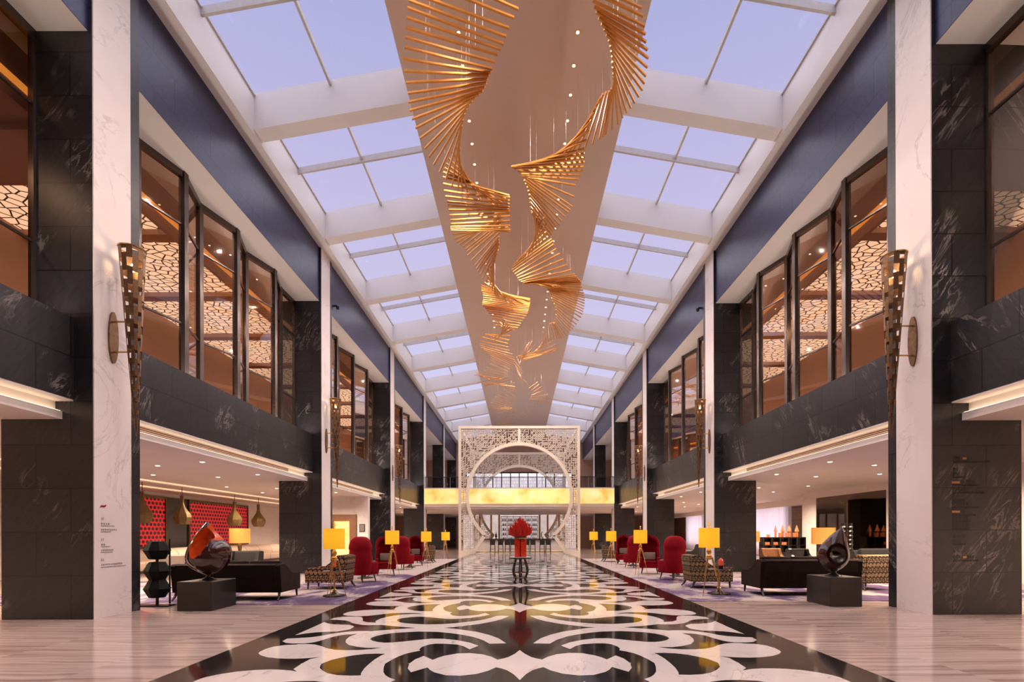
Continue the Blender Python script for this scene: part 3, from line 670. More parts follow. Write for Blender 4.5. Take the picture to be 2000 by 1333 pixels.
def chandelier(K, label, hofs):
    t = thing('rod_chandelier', label, 'chandelier', (0, 0, 0))
    A, B = [], []
    for i, (ax, ay, bx, by) in enumerate(K):
        h = 11.9 + 0.22 * sin(i * 0.55 + hofs)
        A.append(plane_pt(ax, ay, h + 0.10 * sin(i * 0.4))); B.append(plane_pt(bx, by, h - 0.10 * sin(i * 0.4)))
    rods = []
    qs = []; q = 0.0
    while q <= len(K) - 1: qs.append(q); q += 0.5 if q < 34 else 0.34
    for q in qs:
        a, b = cat(A, q), cat(B, q)
        if (b - a).length < 0.4: continue
        rods.append((a, b, q))
    unit = None; rest = MB(); wires = MB()
    me = None
    for j, (a, b, q) in enumerate(rods):
        c = (a + b) / 2; d = (b - a); L = max(min(d.length, 2.3), 1.2); d.normalize()
        if j < 100:
            if me is None:
                o = MB().box(-0.5, 0.5, -0.021, 0.021, -0.021, 0.021).build('rod', 'gold', t); me = o.data
            else:
                o = bpy.data.objects.new('rod', me); COL.objects.link(o); o.parent = t
            o.location = c; o.rotation_mode = 'QUATERNION'; o.rotation_quaternion = d.to_track_quat('X', 'Z'); o.scale = (L, 1, 1)
        else: rest.tube(c - d * L / 2, c + d * L / 2, 0.017, None, 4)
        if j % 3 == 0:
            for f in (-0.25, 0.25): wires.tube(c + d * L * f, (c.x + d.x * L * f, c.y + d.y * L * f, 13.455), 0.003, None, 3, False)
    o = rest.build('rod_bundle', 'gold', t); o['kind'] = 'stuff'
    o = wires.build('suspension_wire', 'ink', t); o['kind'] = 'stuff'
chandelier(LK, 'left twisting ribbon of gold rods hung under the taupe ceiling panel', 0.0)
chandelier(RK, 'right twisting ribbon of gold rods hung under the taupe ceiling panel', 2.0)

# ------------------------------------------------------------------ downlights
def downlight(loc, label, group, r=0.06):
    t = thing('downlight', label, 'downlight', loc, 0, group)
    MB().lathe([(r * 0.75, -0.002), (r, -0.006), (r * 1.25, -0.004), (r * 1.25, 0.0)], n=16, caps=False).build('trim_ring', 'brass' if r < 0.07 else 'paint', t)
    MB().lathe([(0.0, -0.012), (r * 0.5, -0.010), (r * 0.78, -0.001)], n=14, caps=False).build('lens', 'lamp_white', t)
    return t
d0 = None
for s in (-1, 1):
    for k in range(27):
        y = 6.6 + k * 0.82
        g = 'ceiling panel lights, %s row' % ('left' if s < 0 else 'right')
        lb = 'small bright downlight in the %s row of the taupe ceiling panel' % ('left' if s < 0 else 'right')
        if d0 is None: d0 = downlight((s * 1.42, y, 13.468), lb, g, 0.052)
        else: dup(d0, (s * 1.42, y, 13.468), 0, lb, g)
    for k in range(12):
        y = 4.0 + k * 3.2
        light('panel_spot', 'SPOT', (s * 1.42, y, 13.40), SPOT_W, (1.0, 0.82, 0.74), spot_size=R(165), spot_blend=0.7, shadow_soft_size=0.03)
        light('eave_fill_light', 'SPOT', (s * 7.2, y + 1.3, 12.50), EAVE_W, (1.0, 0.84, 0.78), rot=(0, s * R(46), 0), spot_size=R(88), spot_blend=0.5, shadow_soft_size=0.02)  # the eave one is an added fill light for the hall, without fixture
d1 = None
for s, nm in ((-1, 'left'), (1, 'right')):
    for k in range(-1, 4):
        for i in range(3):
            for j, x in enumerate((9.0, 10.8, 12.6)):
                y = P0 + PER * k + DZ[s] + 2.2 + i * 2.9 + (0.7 if j % 2 else 0)
                lb = 'round recessed downlight in the white ceiling of the %s lounge' % nm; g = '%s lounge ceiling lights' % nm
                if d1 is None: d1 = downlight((s * x, y, 3.579), lb, g, 0.085)
                else: dup(d1, (s * x, y, 3.579), 0, lb, g)
        for x in (9.6, 12.8):
            for yy in (2.6, 5.4):
                light('lounge_spot', 'SPOT', (s * x, P0 + PER * k + yy, 3.50), LOUNGE_W, (1.0, 0.76, 0.56), spot_size=R(160), spot_blend=0.8, shadow_soft_size=0.15)
for x in (-4.5, -1.5, 1.5, 4.5):
    light('bar_spot', 'SPOT', (x, 39.7, 3.5), 120, (1, 0.76, 0.58), spot_size=R(160), spot_blend=0.8, shadow_soft_size=0.15)
# cove strips of the left lounge ceiling
for x in (-13.9, -15.7):
    st(box(x - 0.12, x + 0.0, 0, 37, 3.50, 3.58).build('trim_8', 'paint')); st(box(x - 0.14, x - 0.12, 0, 37, 3.52, 3.575).build('trim_8', 'cove'))
    st(box(x + 0.0, x + 0.05, 0, 37, 3.53, 3.575).build('trim_8', 'cove'))

# ------------------------------------------------------------------ wall torches
def torch(s, y, label):
    t = thing('wall_torch', label, 'wall lamp', (s * 7.6, y, 0), 0)
    D = -s
    ax = lambda z: D * (0.37 + (6.85 - z) / 3.49 * 0.07)
    rad = lambda z: 0.012 + 0.2 * ((z - 3.36) / 3.49) ** 0.9
    n, m = 14, 44; g = MB(); th = 0.012
    for ring in range(m):
        za, zb = 3.36 + 3.49 * ring / m, 3.36 + 3.49 * (ring + 1) / m
        for k in range(n):
            hole = ring > 3 and ring < m - 1 and (k + ring // 3) % 2 == 0 and ring % 3 != 2
            if hole: continue
            a, b = 2 * pi * k / n, 2 * pi * (k + 1) / n
            q = []
            for rr in (0, th):
                for z, an in ((za, a), (za, b), (zb, b), (zb, a)):
                    r_ = max(rad(z) - rr, 0.002); q.append((ax(z) + r_ * cos(an), r_ * sin(an), z))
            g.add(q, [(0, 1, 2, 3), (7, 6, 5, 4), (0, 4, 5, 1), (1, 5, 6, 2), (2, 6, 7, 3), (3, 7, 4, 0)])
    g.build('perforated_cone', 'gold_old', t)
    MB().lathe([(rad(6.85) + 0.005, 6.83), (rad(6.85) + 0.012, 6.85), (rad(6.85) - 0.01, 6.86), (rad(6.85) - 0.016, 6.83)], (ax(6.85), 0, 0), 20, False).build('rim', 'brass', t)
    MB().lathe([(0.0, 6.42), (0.03, 6.44), (0.045, 6.5), (0.03, 6.56), (0.0, 6.58)], (ax(6.5), 0, 0), 12, False).build('bulb', 'lamp_white', t, True)
    pl = MB(); pts = [(0.105 * cos(a) * (1.0), 5.2 + 0.48 * sin(a)) for a in [2 * pi * k / 36 for k in range(36)]]
    pl.prism(pts, 'x', D * 0.0, D * 0.03); pl.build('back_plate', 'gold_old', t)
    for z in (5.5, 4.93): MB().tube((D * 0.02, 0, z), (ax(z), 0, z), 0.016).build('arm', 'brass', t)
    light('torch_glow', 'POINT', (ax(6.6), 0, 6.66), 5, (1, 0.62, 0.28), t, shadow_soft_size=0.05)
    return t
for s in (-1, 1):
    for k in range(3):
        torch(s, P0 + PER * k + DZ[s] + 0.41, 'tall perforated bronze torch lamp on the %s %s white pilaster' % (('nearest', 'second', 'third')[k], 'left' if s < 0 else 'right'))

# ------------------------------------------------------------------ furniture
def red_chair(loc, rz, label):
    t = thing('porter_chair', label, 'armchair', loc, rz, 'red hooded porter chairs')
    # front faces +y
    R0, zt = 0.37, 1.02
    def outer(u, v, off=0.0):
        a = R(-108 + 216 * u) - pi / 2
        chan = 1.0 + 0.012 * abs(cos(u * pi * 4.5))
        if v < 0.62:
            z = 0.24 + (zt - 0.24) * v / 0.62; r = (R0 - 0.03 + 0.03 * sin(pi * v / 0.62)) * chan
        else:
            f = (v - 0.62) / 0.38 * pi / 2; z = zt + (0.40 - off) * sin(f); r = R0 * max(cos(f), 0.02) ** 0.62 * chan
        r -= off
        return (max(r, 0.01) * cos(a), max(r, 0.01) * sin(a) + 0.0, z)
    g = MB().grid(lambda u, v: outer(u, v), 36, 22).grid(lambda u, v: outer(1 - u, v, 0.07), 36, 22)
    for u in (0, 1):
        o = len(g.v)
        for v in range(23): g.v.append(outer(u, v / 22)); g.v.append(outer(u, v / 22, 0.07))
        for v in range(22): g.f.append((o + 2 * v, o + 2 * v + 1, o + 2 * v + 3, o + 2 * v + 2)); g.mi.append(0)
    g.build('hood', 'velvet_red', t, True)
    pts = [(0.345 * cos(a), 0.345 * sin(a)) for a in [R(180 + 180 * k / 16) for k in range(17)]] + [(0.345, 0.36), (-0.345, 0.36)]
    MB().prism(pts, 'z', 0.22, 0.40).build('base', 'velvet_red', t)
    MB().rbox(-0.25, 0.25, -0.22, 0.38, 0.40, 0.48, 0.035).build('seat_cushion', 'velvet_red', t, True)
    for s in (-1, 1): MB().rbox(s * 0.26, s * 0.365, 0.05, 0.40, 0.22, 0.62, 0.045).build('arm', 'velvet_red', t, True)
    MB().rbox(-0.22, 0.22, -0.16, -0.05, 0.49, 0.79, 0.05).build('pillow', 'cushion', t, True)
    for sx, sy in ((-1, 1), (1, 1), (-1, -1), (1, -1)):
        MB().tube((sx * 0.25, 0.3 if sy > 0 else -0.2, 0.23), (sx * 0.29, 0.34 if sy > 0 else -0.27, 0.0), 0.026, 0.014).build('leg', 'wood_dark', t)
    return t
rc = [(-5.0, 15.25, R(-24), 'red hooded porter chair with its back to the camera, nearest on the left side'),
      (-4.95, 17.9, R(196), 'red hooded porter chair with a pillow facing the nearest left red chair'),
      (-5.05, 20.75, R(-24), 'red hooded porter chair with its back to the camera, behind the second left lamp'),
      (-5.0, 23.3, R(196), 'farthest red hooded porter chair on the left side, facing the camera'),
      (5.03, 15.7, R(24), 'red hooded porter chair with its back to the camera, nearest on the right side'),
      (4.9, 18.2, R(164), 'red hooded porter chair facing the nearest right red chair'),
      (5.1, 21.3, R(24), 'red hooded porter chair with its back to the camera, behind the second right lamp'),
      (5.15, 23.9, R(164), 'farthest red hooded porter chair on the right side, facing the camera')]
c0 = red_chair((rc[0][0], rc[0][1], 0.024), rc[0][2], rc[0][3])
for x, y, a, lb in rc[1:]: dup(c0, (x, y, 0.024), a, lb)

def lounge_seat(name, label, cat, loc, rz, w, d, top, mats, n_cush=1, group=None):
    """front faces +y; origin at the middle of the back edge"""
    t = thing(name, label, cat, loc, rz, group)
    ms, mb = mats
    zb = 0.17
    prof = [(0.02, zb), (d, zb), (d + 0.01, 0.5), (d - 0.02, 0.555), (d - 0.06, 0.57), (d * 0.62, 0.58), (d * 0.48, 0.62), (d * 0.36, 0.71), (0.22, top - 0.03), (0.15, top), (0.0, top - 0.01), (-0.05, top - 0.05)]
    for s in (-1, 1):
        a, b = s * (w / 2 - 0.11), s * w / 2
        MB().prism(prof, 'x', min(a, b), max(a, b)).build('arm', mb, t)
    bk = [(0.0, zb), (0.24, zb), (0.17, top - 0.04), (0.12, top), (0.0, top), (-0.055, top - 0.03), (-0.05, top - 0.3)]
    MB().prism(bk, 'x', -w / 2 + 0.11, w / 2 - 0.11).build('backrest', mb, t)
    MB().box(-w / 2 + 0.11, w / 2 - 0.11, 0.2, d - 0.02, zb, 0.33).build('seat_frame', ms, t)
    ww = (w - 0.24) / n_cush
    for i in range(n_cush):
        x0 = -w / 2 + 0.12 + i * ww
        MB().rbox(x0 + 0.005, x0 + ww - 0.005, 0.22, d - 0.0, 0.33, 0.47, 0.04).build('seat_cushion', ms, t, True)
        if n_cush > 1: MB().rbox(x0 + 0.01, x0 + ww - 0.01, 0.19, 0.36, 0.45, top + 0.06, 0.06).build('back_cushion', ms, t, True)
    for sx in (-1, 1):
        MB().path([(sx * (w / 2 - 0.07), d - 0.06, 0.18), (sx * (w / 2 - 0.06), d - 0.05, 0.0)], [0.032, 0.02], 6).build('leg', 'wood_dark', t)
        MB().path([(sx * (w / 2 - 0.07), 0.06, 0.18), (sx * (w / 2 - 0.06), 0.02, 0.08), (sx * (w / 2 - 0.05), -0.06, 0.0)], [0.034, 0.028, 0.018], 6).build('leg', 'wood_dark', t)
    return t
V = ('velvet_brown', 'velvet_brown'); Dm = ('damask', 'damask'); Dg = ('damask_gold', 'damask_gold')
lounge_seat('sofa', 'long dark brown velvet sofa seen from behind, beside the left plinth', 'sofa', (-6.64, 10.95, 0.024), 0, 2.48, 0.95, 0.82, V, 3)
lounge_seat('sofa', 'long dark brown velvet sofa seen from behind, beside the right plinth', 'sofa', (6.96, 11.55, 0.024), 0, 2.42, 0.98, 0.86, V, 3)
lounge_seat('damask_armchair', 'brown damask armchair beside the nearest left yellow lamp', 'armchair', (-4.78, 13.55, 0.024), pi / 2, 0.82, 1.05, 0.92, Dm)
lounge_seat('damask_armchair', 'olive gold damask armchair beside the nearest right yellow lamp', 'armchair', (4.72, 13.55, 0.024), -pi / 2, 0.82, 1.08, 0.90, Dg)
lounge_seat('damask_armchair', 'small damask armchair beyond the farthest left red chair', 'armchair', (-4.55, 25.6, 0.024), pi / 2, 0.75, 0.85, 0.88, Dg)
lounge_seat('damask_armchair', 'small damask armchair beyond the farthest right red chair', 'armchair', (4.55, 26.2, 0.024), -pi / 2, 0.75, 0.85, 0.88, Dg)
lounge_seat('damask_armchair', 'damask armchair by the dark pillar edge behind the right sofa', 'armchair', (9.35, 12.6, 0.024), 0.12, 0.95, 0.9, 0.92, Dg)
lounge_seat('tub_chair', 'brown ribbed tub chair behind the black ball sculpture', 'armchair', (-10.1, 14.2, 0.024), 0.1, 0.85, 0.8, 0.9, ('tan', 'cushion'))
lounge_seat('tub_chair', 'black tub chair with red seat behind the left sofa', 'armchair', (-8.75, 15.6, 0.024), pi, 0.95, 0.8, 0.97, ('velvet_red', 'charcoal'))
lounge_seat('sofa', 'low black sofa in front of the smoked glass wall', 'sofa', (11.6, 15.4, 0.024), pi, 2.2, 0.9, 0.95, ('charcoal', 'charcoal'), 2)
lounge_seat('tub_chair', 'black armchair behind the nearest right red chair', 'armchair', (9.5, 24.9, 0.024), 0.6, 0.8, 0.8, 0.95, ('charcoal', 'charcoal'))
lounge_seat('tub_chair', 'black framed chair in front of the black sideboard', 'armchair', (11.2, 19.6, 0.024), pi, 0.8, 0.75, 0.88, ('charcoal', 'black'))
lounge_seat('tub_chair', 'tan orange leather chair in front of the black sideboard', 'armchair', (10.0, 19.4, 0.024), pi, 0.75, 0.75, 0.9, ('tan_orange', 'tan_orange'))

def floor_lamp(loc, rz, label):
    t = thing('tripod_lamp', label, 'floor lamp', loc, rz, 'yellow tripod lamps along the runner')
    n = 40; g = MB()
    g.lathe([(0.235, 1.15), (0.235, 1.62), (0.228, 1.62), (0.228, 1.15), (0.235, 1.15)], n=n, caps=False); g.build('lamp_shade', 'shade', t, True)
    MB().lathe([(0.05, 0.93), (0.065, 0.95), (0.035, 0.99), (0.055, 1.03), (0.06, 1.06), (0.03, 1.12), (0.02, 1.16), (0.018, 1.4), (0.0, 1.4)], n=14, caps=False).build('stem', 'brass', t, True)
    MB().lathe([(0.012, 1.6), (0.012, 1.66), (0.03, 1.70), (0.015, 1.73), (0.035, 1.755), (0.0, 1.765)], n=10, caps=False).build('finial', 'brass', t, True)
    MB().box(-0.23, 0.23, -0.006, 0.006, 1.59, 1.60).box(-0.006, 0.006, -0.23, 0.23, 1.59, 1.60).build('shade_spider', 'brass', t)
    MB().lathe([(0.03, 0.86), (0.085, 0.88), (0.09, 0.91), (0.05, 0.935), (0.0, 0.935)], n=16, caps=False).build('collar', 'brass', t, True)
    for k in range(3):
        a = 2 * pi * k / 3 + 0.5; c, s_ = cos(a), sin(a)
        top = Vector((0.07 * c, 0.07 * s_, 0.90)); bot = Vector((0.27 * c, 0.27 * s_, 0.0)); mid = top.lerp(bot, 0.45)
        L = MB().tube(top, mid, 0.022, 0.018).build('leg', 'brass', t)
        MB().tube(mid, bot, 0.009, 0.007).build('lower_rod', 'brass', L)
        MB().tube(mid - (bot - top).normalized() * 0.03, mid + (bot - top).normalized() * 0.02, 0.027, 0.027).build('clamp', 'brass', L)
        MB().lathe([(0.0, -0.03), (0.025, -0.01), (0.025, 0.02), (0.0, 0.03)], tuple(top.lerp(bot, 0.12)), 10, False).build('knob', 'brass', L, True)
    light('lamp_bulb', 'POINT', (0, 0, 1.44), 7, (1, 0.90, 0.75), t, shadow_soft_size=0.06)
    return t
LP = [(-4.27, 11.15, 'yellow drum shade lamp on brass tripod, nearest on the left'), (-4.37, 16.6, 'yellow drum shade lamp on brass tripod, second on the left, between red chairs'),
      (-4.28, 22.2, 'yellow drum shade lamp on brass tripod, third on the left'), (-4.2, 27.5, 'yellow drum shade lamp on brass tripod, farthest on the left'),
      (4.55, 11.6, 'yellow drum shade lamp on brass tripod, nearest on the right'), (4.28, 17.1, 'yellow drum shade lamp on brass tripod, second on the right, between red chairs'),
      (4.25, 22.4, 'yellow drum shade lamp on brass tripod, third on the right'), (4.22, 27.5, 'yellow drum shade lamp on brass tripod, farthest on the right')]
l0 = floor_lamp((LP[0][0], LP[0][1], 0.024), 0.0, LP[0][2])
for i, (x, y, lb) in enumerate(LP[1:]): dup(l0, (x, y, 0.024), 0.4 * i, lb)

def side_table(loc, label):
    t = thing('side_table', label, 'side table', loc, 0, 'small brass pedestal tables')
    MB().lathe([(0.0, 0.0), (0.27, 0.0), (0.27, 0.012), (0.12, 0.04), (0.06, 0.09), (0.045, 0.11), (0.0, 0.11)], n=28, caps=False).build('base', 'bronze', t, True)
    MB().lathe([(0.03, 0.1), (0.05, 0.14), (0.022, 0.17), (0.018, 0.34), (0.03, 0.36), (0.018, 0.38), (0.018, 0.57), (0.05, 0.585)], n=14).build('pedestal', 'brass', t, True)
    MB().lathe([(0.0, 0.585), (0.26, 0.585), (0.27, 0.595), (0.26, 0.605), (0.0, 0.605)], n=30, caps=False).build('tabletop', 'bronze', t, True)
    return t
def candle(loc, label):
    t = thing('candle_holder', label, 'candle holder', loc)
    MB().lathe([(0.0, 0), (0.05, 0), (0.055, 0.01), (0.055, 0.085), (0.0, 0.085)], n=14, caps=False).build('base', 'black', t)
    MB().lathe([(0.05, 0.085), (0.06, 0.12), (0.06, 0.2), (0.045, 0.24), (0.01, 0.27)], n=14).build('shade', 'red_glass', t, True)
T = [(-4.5, 11.75, 'small round pedestal table under the nearest left yellow lamp'), (4.95, 12.0, 'small round pedestal table beside the nearest right yellow lamp'),
     (-5.3, 16.62, 'small round pedestal table between the two nearest left red chairs'), (5.55, 17.0, 'small round pedestal table between the two nearest right red chairs'),
     (-5.0, 22.0, 'small round pedestal table between the two farther left red chairs'), (5.3, 22.6, 'small round pedestal table between the two farther right red chairs'),
     (-5.05, 27.4, 'small round pedestal table by the farthest left lamp')]
t0 = side_table((T[0][0], T[0][1], 0.024), T[0][2])
for x, y, lb in T[1:]: dup(t0, (x, y, 0.024), 0, lb)
for x, y, lb in T: candle((x + (0.05 if x > 0 else -0.02), y, 0.631), 'red candle holder on black base on the ' + lb.replace('small round pedestal ', ''))

# plinths and glazed sculptures
def plinth(x0, x1, y0, y1, h, label):
    t = thing('plinth', label, 'plinth', ((x0 + x1) / 2, y0, 0.001)); w = (x1 - x0) / 2
    MB().rbox(-w, w, 0, y1 - y0, 0.0, h, 0.006, 1).build('body', 'charcoal_plinth', t)
M['charcoal_plinth'] = plain('charcoal stone', (0.016, 0.013, 0.012), 0.28)
plinth(-6.757, -6.075, 9.53, 10.36, 0.577, 'dark square plinth carrying the orange lined sculpture, left')
plinth(6.36, 7.02, 9.90, 10.71, 0.60, 'dark square plinth carrying the pierced teardrop sculpture, right')
def drop_mesh(rad, tip, bend):
    """sphere pulled into a pointed drop; tip direction bends sideways"""
    bm = bmesh.new(); bmesh.ops.create_uvsphere(bm, u_segments=48, v_segments=32, radius=1.0)
    for v in bm.verts:
        z = v.co.z; k = max(0.0, z); f = 1 - 0.985 * k ** 1.55 if z > 0 else 1 - 0.25 * (-z) ** 2.5
        rr = math.sqrt(max(1e-6, 1 - z * z)); f2 = (1 - k) ** 0.42 if z > 0 else 1
        sc = f if z <= 0 else min(1.0, (1 - k ** 1.7) / max(rr, 1e-3) if rr > 0.05 else 0.5)
        v.co.x *= sc; v.co.y *= sc
        v.co = Vector((v.co.x * rad[0] + bend * max(0, z) ** 2.0, v.co.y * rad[1], z * (tip if z > 0 else rad[2])))
    me = bpy.data.meshes.new('drop'); bm.to_mesh(me); bm.free(); return me
def ellip(c, r, rot=(0, 0, 0)):
    bm = bmesh.new(); bmesh.ops.create_uvsphere(bm, u_segments=40, v_segments=28, radius=1.0)
    Mx = Matrix.Translation(c) @ Matrix.Rotation(rot[2], 4, 'Z') @ Matrix.Rotation(rot[1], 4, 'Y') @ Matrix.Rotation(rot[0], 4, 'X') @ Matrix.Diagonal((*r, 1))
    bm.transform(Mx); me = bpy.data.meshes.new('cut'); bm.to_mesh(me); bm.free(); return me
def carve(me, cuts, adds=()):
    o = bpy.data.objects.new('tmp', me); COL.objects.link(o); tmp = [o]
    for cm in list(adds) + list(cuts):
        c = bpy.data.objects.new('cut', cm); COL.objects.link(c); tmp.append(c)
        md = o.modifiers.new('b', 'BOOLEAN'); md.object = c; md.operation = 'UNION' if cm in adds else 'DIFFERENCE'; md.solver = 'EXACT'; md.material_mode = 'TRANSFER'
    dg = bpy.context.evaluated_depsgraph_get(); res = bpy.data.meshes.new_from_object(o.evaluated_get(dg))
    for x in tmp: bpy.data.objects.remove(x)
    res.polygons.foreach_set('use_smooth', [True] * len(res.polygons)); res.set_sharp_from_angle(angle=R(38)); return res
def sculpture(label, loc, me, base_top):
    t = thing('glazed_sculpture', label, 'sculpture', loc)
    me.name = 'body'; o = bpy.data.objects.new('body', me); COL.objects.link(o); o.parent = t; o.location = (0, 0, base_top)
    MB().lathe([(0.0, 0), (0.16, 0), (0.13, 0.02), (0.06, 0.05), (0.05, base_top - 0.3), (0.09, base_top - 0.24), (0.0, base_top - 0.24)] if base_top > 0.4 else [(0.05, 0), (0.05, 0.1)], n=16, caps=False).build('foot', 'black', t, True)
    return o
me = drop_mesh((0.42, 0.36, 0.36), 0.74, -0.02); me.materials.append(M['plum'])
lobe = ellip((0.19, 0.0, 0.10), (0.25, 0.30, 0.27)); lobe.materials.append(M['plum'])
c = ellip((-0.01, -0.20, 0.30), (0.17, 0.32, 0.36), (0.0, R(16), 0)); c.materials.append(M['orange_in'])
cc = ellip((0.30, -0.12, 0.64), (0.27, 0.6, 0.29), (0, R(20), 0)); cc.materials.append(M['orange_in'])
sculpture('glossy plum shell shaped sculpture with orange inside, on the left plinth', (-6.42, 9.97, 0.583), carve(me, [c, cc], [lobe]), 0.46)
me = drop_mesh((0.325, 0.22, 0.34), 0.62, 0.20); me.materials.append(M['plum'])
c = ellip((-0.02, -0.24, 0.04), (0.23, 0.23, 0.25)); c.materials.append(M['plum_in'])
h = ellip((0.02, 0.0, 0.02), (0.11, 0.6, 0.085)); h.materials.append(M['plum_in'])
sculpture('glossy plum teardrop sculpture pierced by a hole, on the right plinth', (6.72, 10.35, 0.605), carve(me, [c, h]), 0.42)
# black ball totem on a stand at left
t = thing('ball_totem', 'stack of three black faceted balls on a stand beside the left pillar', 'sculpture', (-7.78, 10.34, 0.0))
MB().box(-0.32, 0.42, -0.24, 0.0, 0.0, 0.03).build('base', 'black', t)
for z in (0.36, 0.74, 1.18):
    MB().lathe([(0.0, -0.2), (0.15, -0.19), (0.25, 0.0), (0.15, 0.19), (0.0, 0.2)], (0.03, 0, z), 8, False).build('ball', 'blackmatt', t)
MB().tube((0.24, 0.08, 0.03), (0.24, 0.08, 1.42), 0.018).build('pole', 'black', t)
MB().tube((0.03, 0, 0.03), (0.03, 0, 1.2), 0.03).build('core', 'black', t)

# carpets
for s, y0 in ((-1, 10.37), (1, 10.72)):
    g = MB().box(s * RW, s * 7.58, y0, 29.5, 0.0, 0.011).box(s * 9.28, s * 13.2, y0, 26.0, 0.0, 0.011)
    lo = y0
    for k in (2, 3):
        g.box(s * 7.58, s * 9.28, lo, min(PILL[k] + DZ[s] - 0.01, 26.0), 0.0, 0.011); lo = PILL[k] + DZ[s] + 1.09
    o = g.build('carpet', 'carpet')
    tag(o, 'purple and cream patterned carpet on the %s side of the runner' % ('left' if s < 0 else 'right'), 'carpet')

# left lounge: red pierced panels, pendants, banquette, lamp
for y0, y1, lb in ((17.0, 24.0, 'red pierced wall panel in the left lounge, nearer the camera'), (25.6, 31.2, 'red pierced wall panel in the left lounge, beside the white marble')):
    t = thing('wall_panel', lb, 'wall panel', (-17.6, y0, 0.9)); L = y1 - y0
    MB().box(0.01, 0.07, 0.08, L - 0.08, 0.05, 2.38).build('panel', 'red_wall', t)
    f = MB(); f.box(0, 0.12, 0, 0.09, 0, 2.5); f.box(0, 0.12, L - 0.09, L, 0, 2.5); f.box(0, 0.12, 0.09, L - 0.09, 2.38, 2.5); f.box(0, 0.12, 0.09, L - 0.09, 0, 0.06); f.build('frame', 'pendant', t)
t = thing('wall_panel', 'black wall panel between the two red pierced panels', 'wall panel', (-17.6, 24.05, 0.9))
MB().box(0.0, 0.05, 0, 1.5, 0, 2.5).build('panel', 'black', t)
def pendant(loc, label):
    t = thing('pendant_lamp', label, 'pendant lamp', loc, 0.2, 'bottle shaped pendants in the left lounge')
    MB().lathe([(0.25, 0.0), (0.33, 0.16), (0.36, 0.30), (0.32, 0.42), (0.2, 0.60), (0.11, 0.75), (0.075, 0.9), (0.07, 1.12), (0.09, 1.2), (0.0, 1.2)], n=8, caps=False).build('pendant_shade', 'pendant', t)
    MB().lathe([(0.0, 0.02), (0.24, 0.02)], n=8, caps=False).build('diffuser', 'cove', t)
    MB().tube((0, 0, 1.2), (0, 0, 3.58 - loc[2]), 0.012).build('cord', 'black', t)
    return t
pl = [(-14.2, 18.2, 'bottle shaped gold pendant lamp, nearest, by the left pillar edge'), (-14.2, 20.35, 'bottle shaped gold pendant lamp before the black wall panel'), (-14.2, 24.1, 'bottle shaped gold pendant lamp before the second red panel'), (-14.2, 26.3, 'bottle shaped gold pendant lamp before the white marble wall')]
p0 = pendant((pl[0][0], pl[0][1], 1.96), pl[0][2])
for x, y, lb in pl[1:]: dup(p0, (x, y, 1.96), 0.3, lb)
bq = thing('banquette', 'long cream banquette with rounded back below the red panels', 'banquette', (-15.6, 0, 0))
sec = [(0.42 * cos(a) * 0.95, 0.47 + 0.46 * sin(a)) for a in [2 * pi * k / 28 for k in range(28)]]
MB().prism(sec, 'y', 17.5, 31.0).build('backrest', 'banquette', bq, True)
MB().rbox(0.2, 1.0, 17.5, 31.0, 0.1, 0.46, 0.06).build('seat', 'banquette', bq, True)
MB().box(-0.35, 0.95, 17.6, 30.9, 0.0, 0.12).build('plinth', 'wood_dark', bq)
def table_lamp(loc, label, w, mat='shade_warm', h0=0.0):
    t = thing('lounge_lamp', label, 'floor lamp', loc)
    MB().lathe([(w / 2, 1.12), (w / 2, 1.12 + w * 0.78), (w / 2 - 0.008, 1.12 + w * 0.78), (w / 2 - 0.008, 1.12), (w / 2, 1.12)], n=32, caps=False).build('lamp_shade', mat, t, True)
    MB().lathe([(0.16, 0), (0.16, 0.03), (0.04, 0.06), (0.05, 0.6), (0.09, 0.95), (0.06, 1.08), (0.02, 1.14), (0.02, 1.4)], n=12).build('stem', 'pendant', t, True)
    MB().box(-w / 2 + 0.004, w / 2 - 0.004, -0.006, 0.006, 1.30, 1.31).build('shade_spider', 'pendant', t)
    light('lamp_bulb', 'POINT', (0, 0, 1.42), 14, (1, 0.7, 0.4), t, shadow_soft_size=0.06)
table_lamp((-12.9, 22.3, 0.013), 'broad amber drum lamp in front of the second red panel', 0.86)
table_lamp((10.75, 17.1, 0.013), 'broad amber drum lamp before the marble pier in the right lounge', 0.74)
table_lamp((10.55, 21.9, 0.013), 'amber drum lamp half hidden by the second right pillar', 0.62)

# lit gold portal of the left side
st(box(-10.7, -8.2, 26.2, 26.5, 0, 3.58).build('wall_left', 'marble_white')); st(box(-10.7, -10.4, 26.5, 38, 0, 3.58).build('wall_left', 'marble_white'))
t = thing('gold_portal', 'lit gold mosaic portal in a brown frame behind the left yellow lamp', 'portal', (-9.6, 26.2, 0))
MB().box(-0.42, 0.42, -0.05, 0.0, 0.06, 2.25).build('panel', 'gold_lit', t)
f = MB(); f.box(0.42, 0.78, -0.12, 0, 0, 2.6); f.box(-0.78, -0.42, -0.12, 0, 0, 2.6); f.box(-0.42, 0.42, -0.12, 0, 2.25, 2.6); f.box(-0.42, 0.42, -0.1, 0, 0, 0.06); f.build('frame', 'wood_brown', t)
t = thing('wall_picture', 'small framed blue grey picture on the white wall beside the gold portal', 'picture', (-8.52, 26.2, 1.66))
MB().box(-0.15, 0.15, -0.03, 0, 0, 0.42).build('frame', 'blackmatt', t); MB().box(-0.125, 0.125, -0.034, -0.03, 0.025, 0.395).build('print', 'steel', t)
t = thing('potted_plant', 'leafy green plant in a dark pot beside the gold portal', 'plant', (-8.35, 25.0, 0.024))
MB().lathe([(0.12, 0), (0.16, 0.3), (0.15, 0.3), (0.1, 0.05)], n=14).build('pot', 'black', t)
lf = MB()
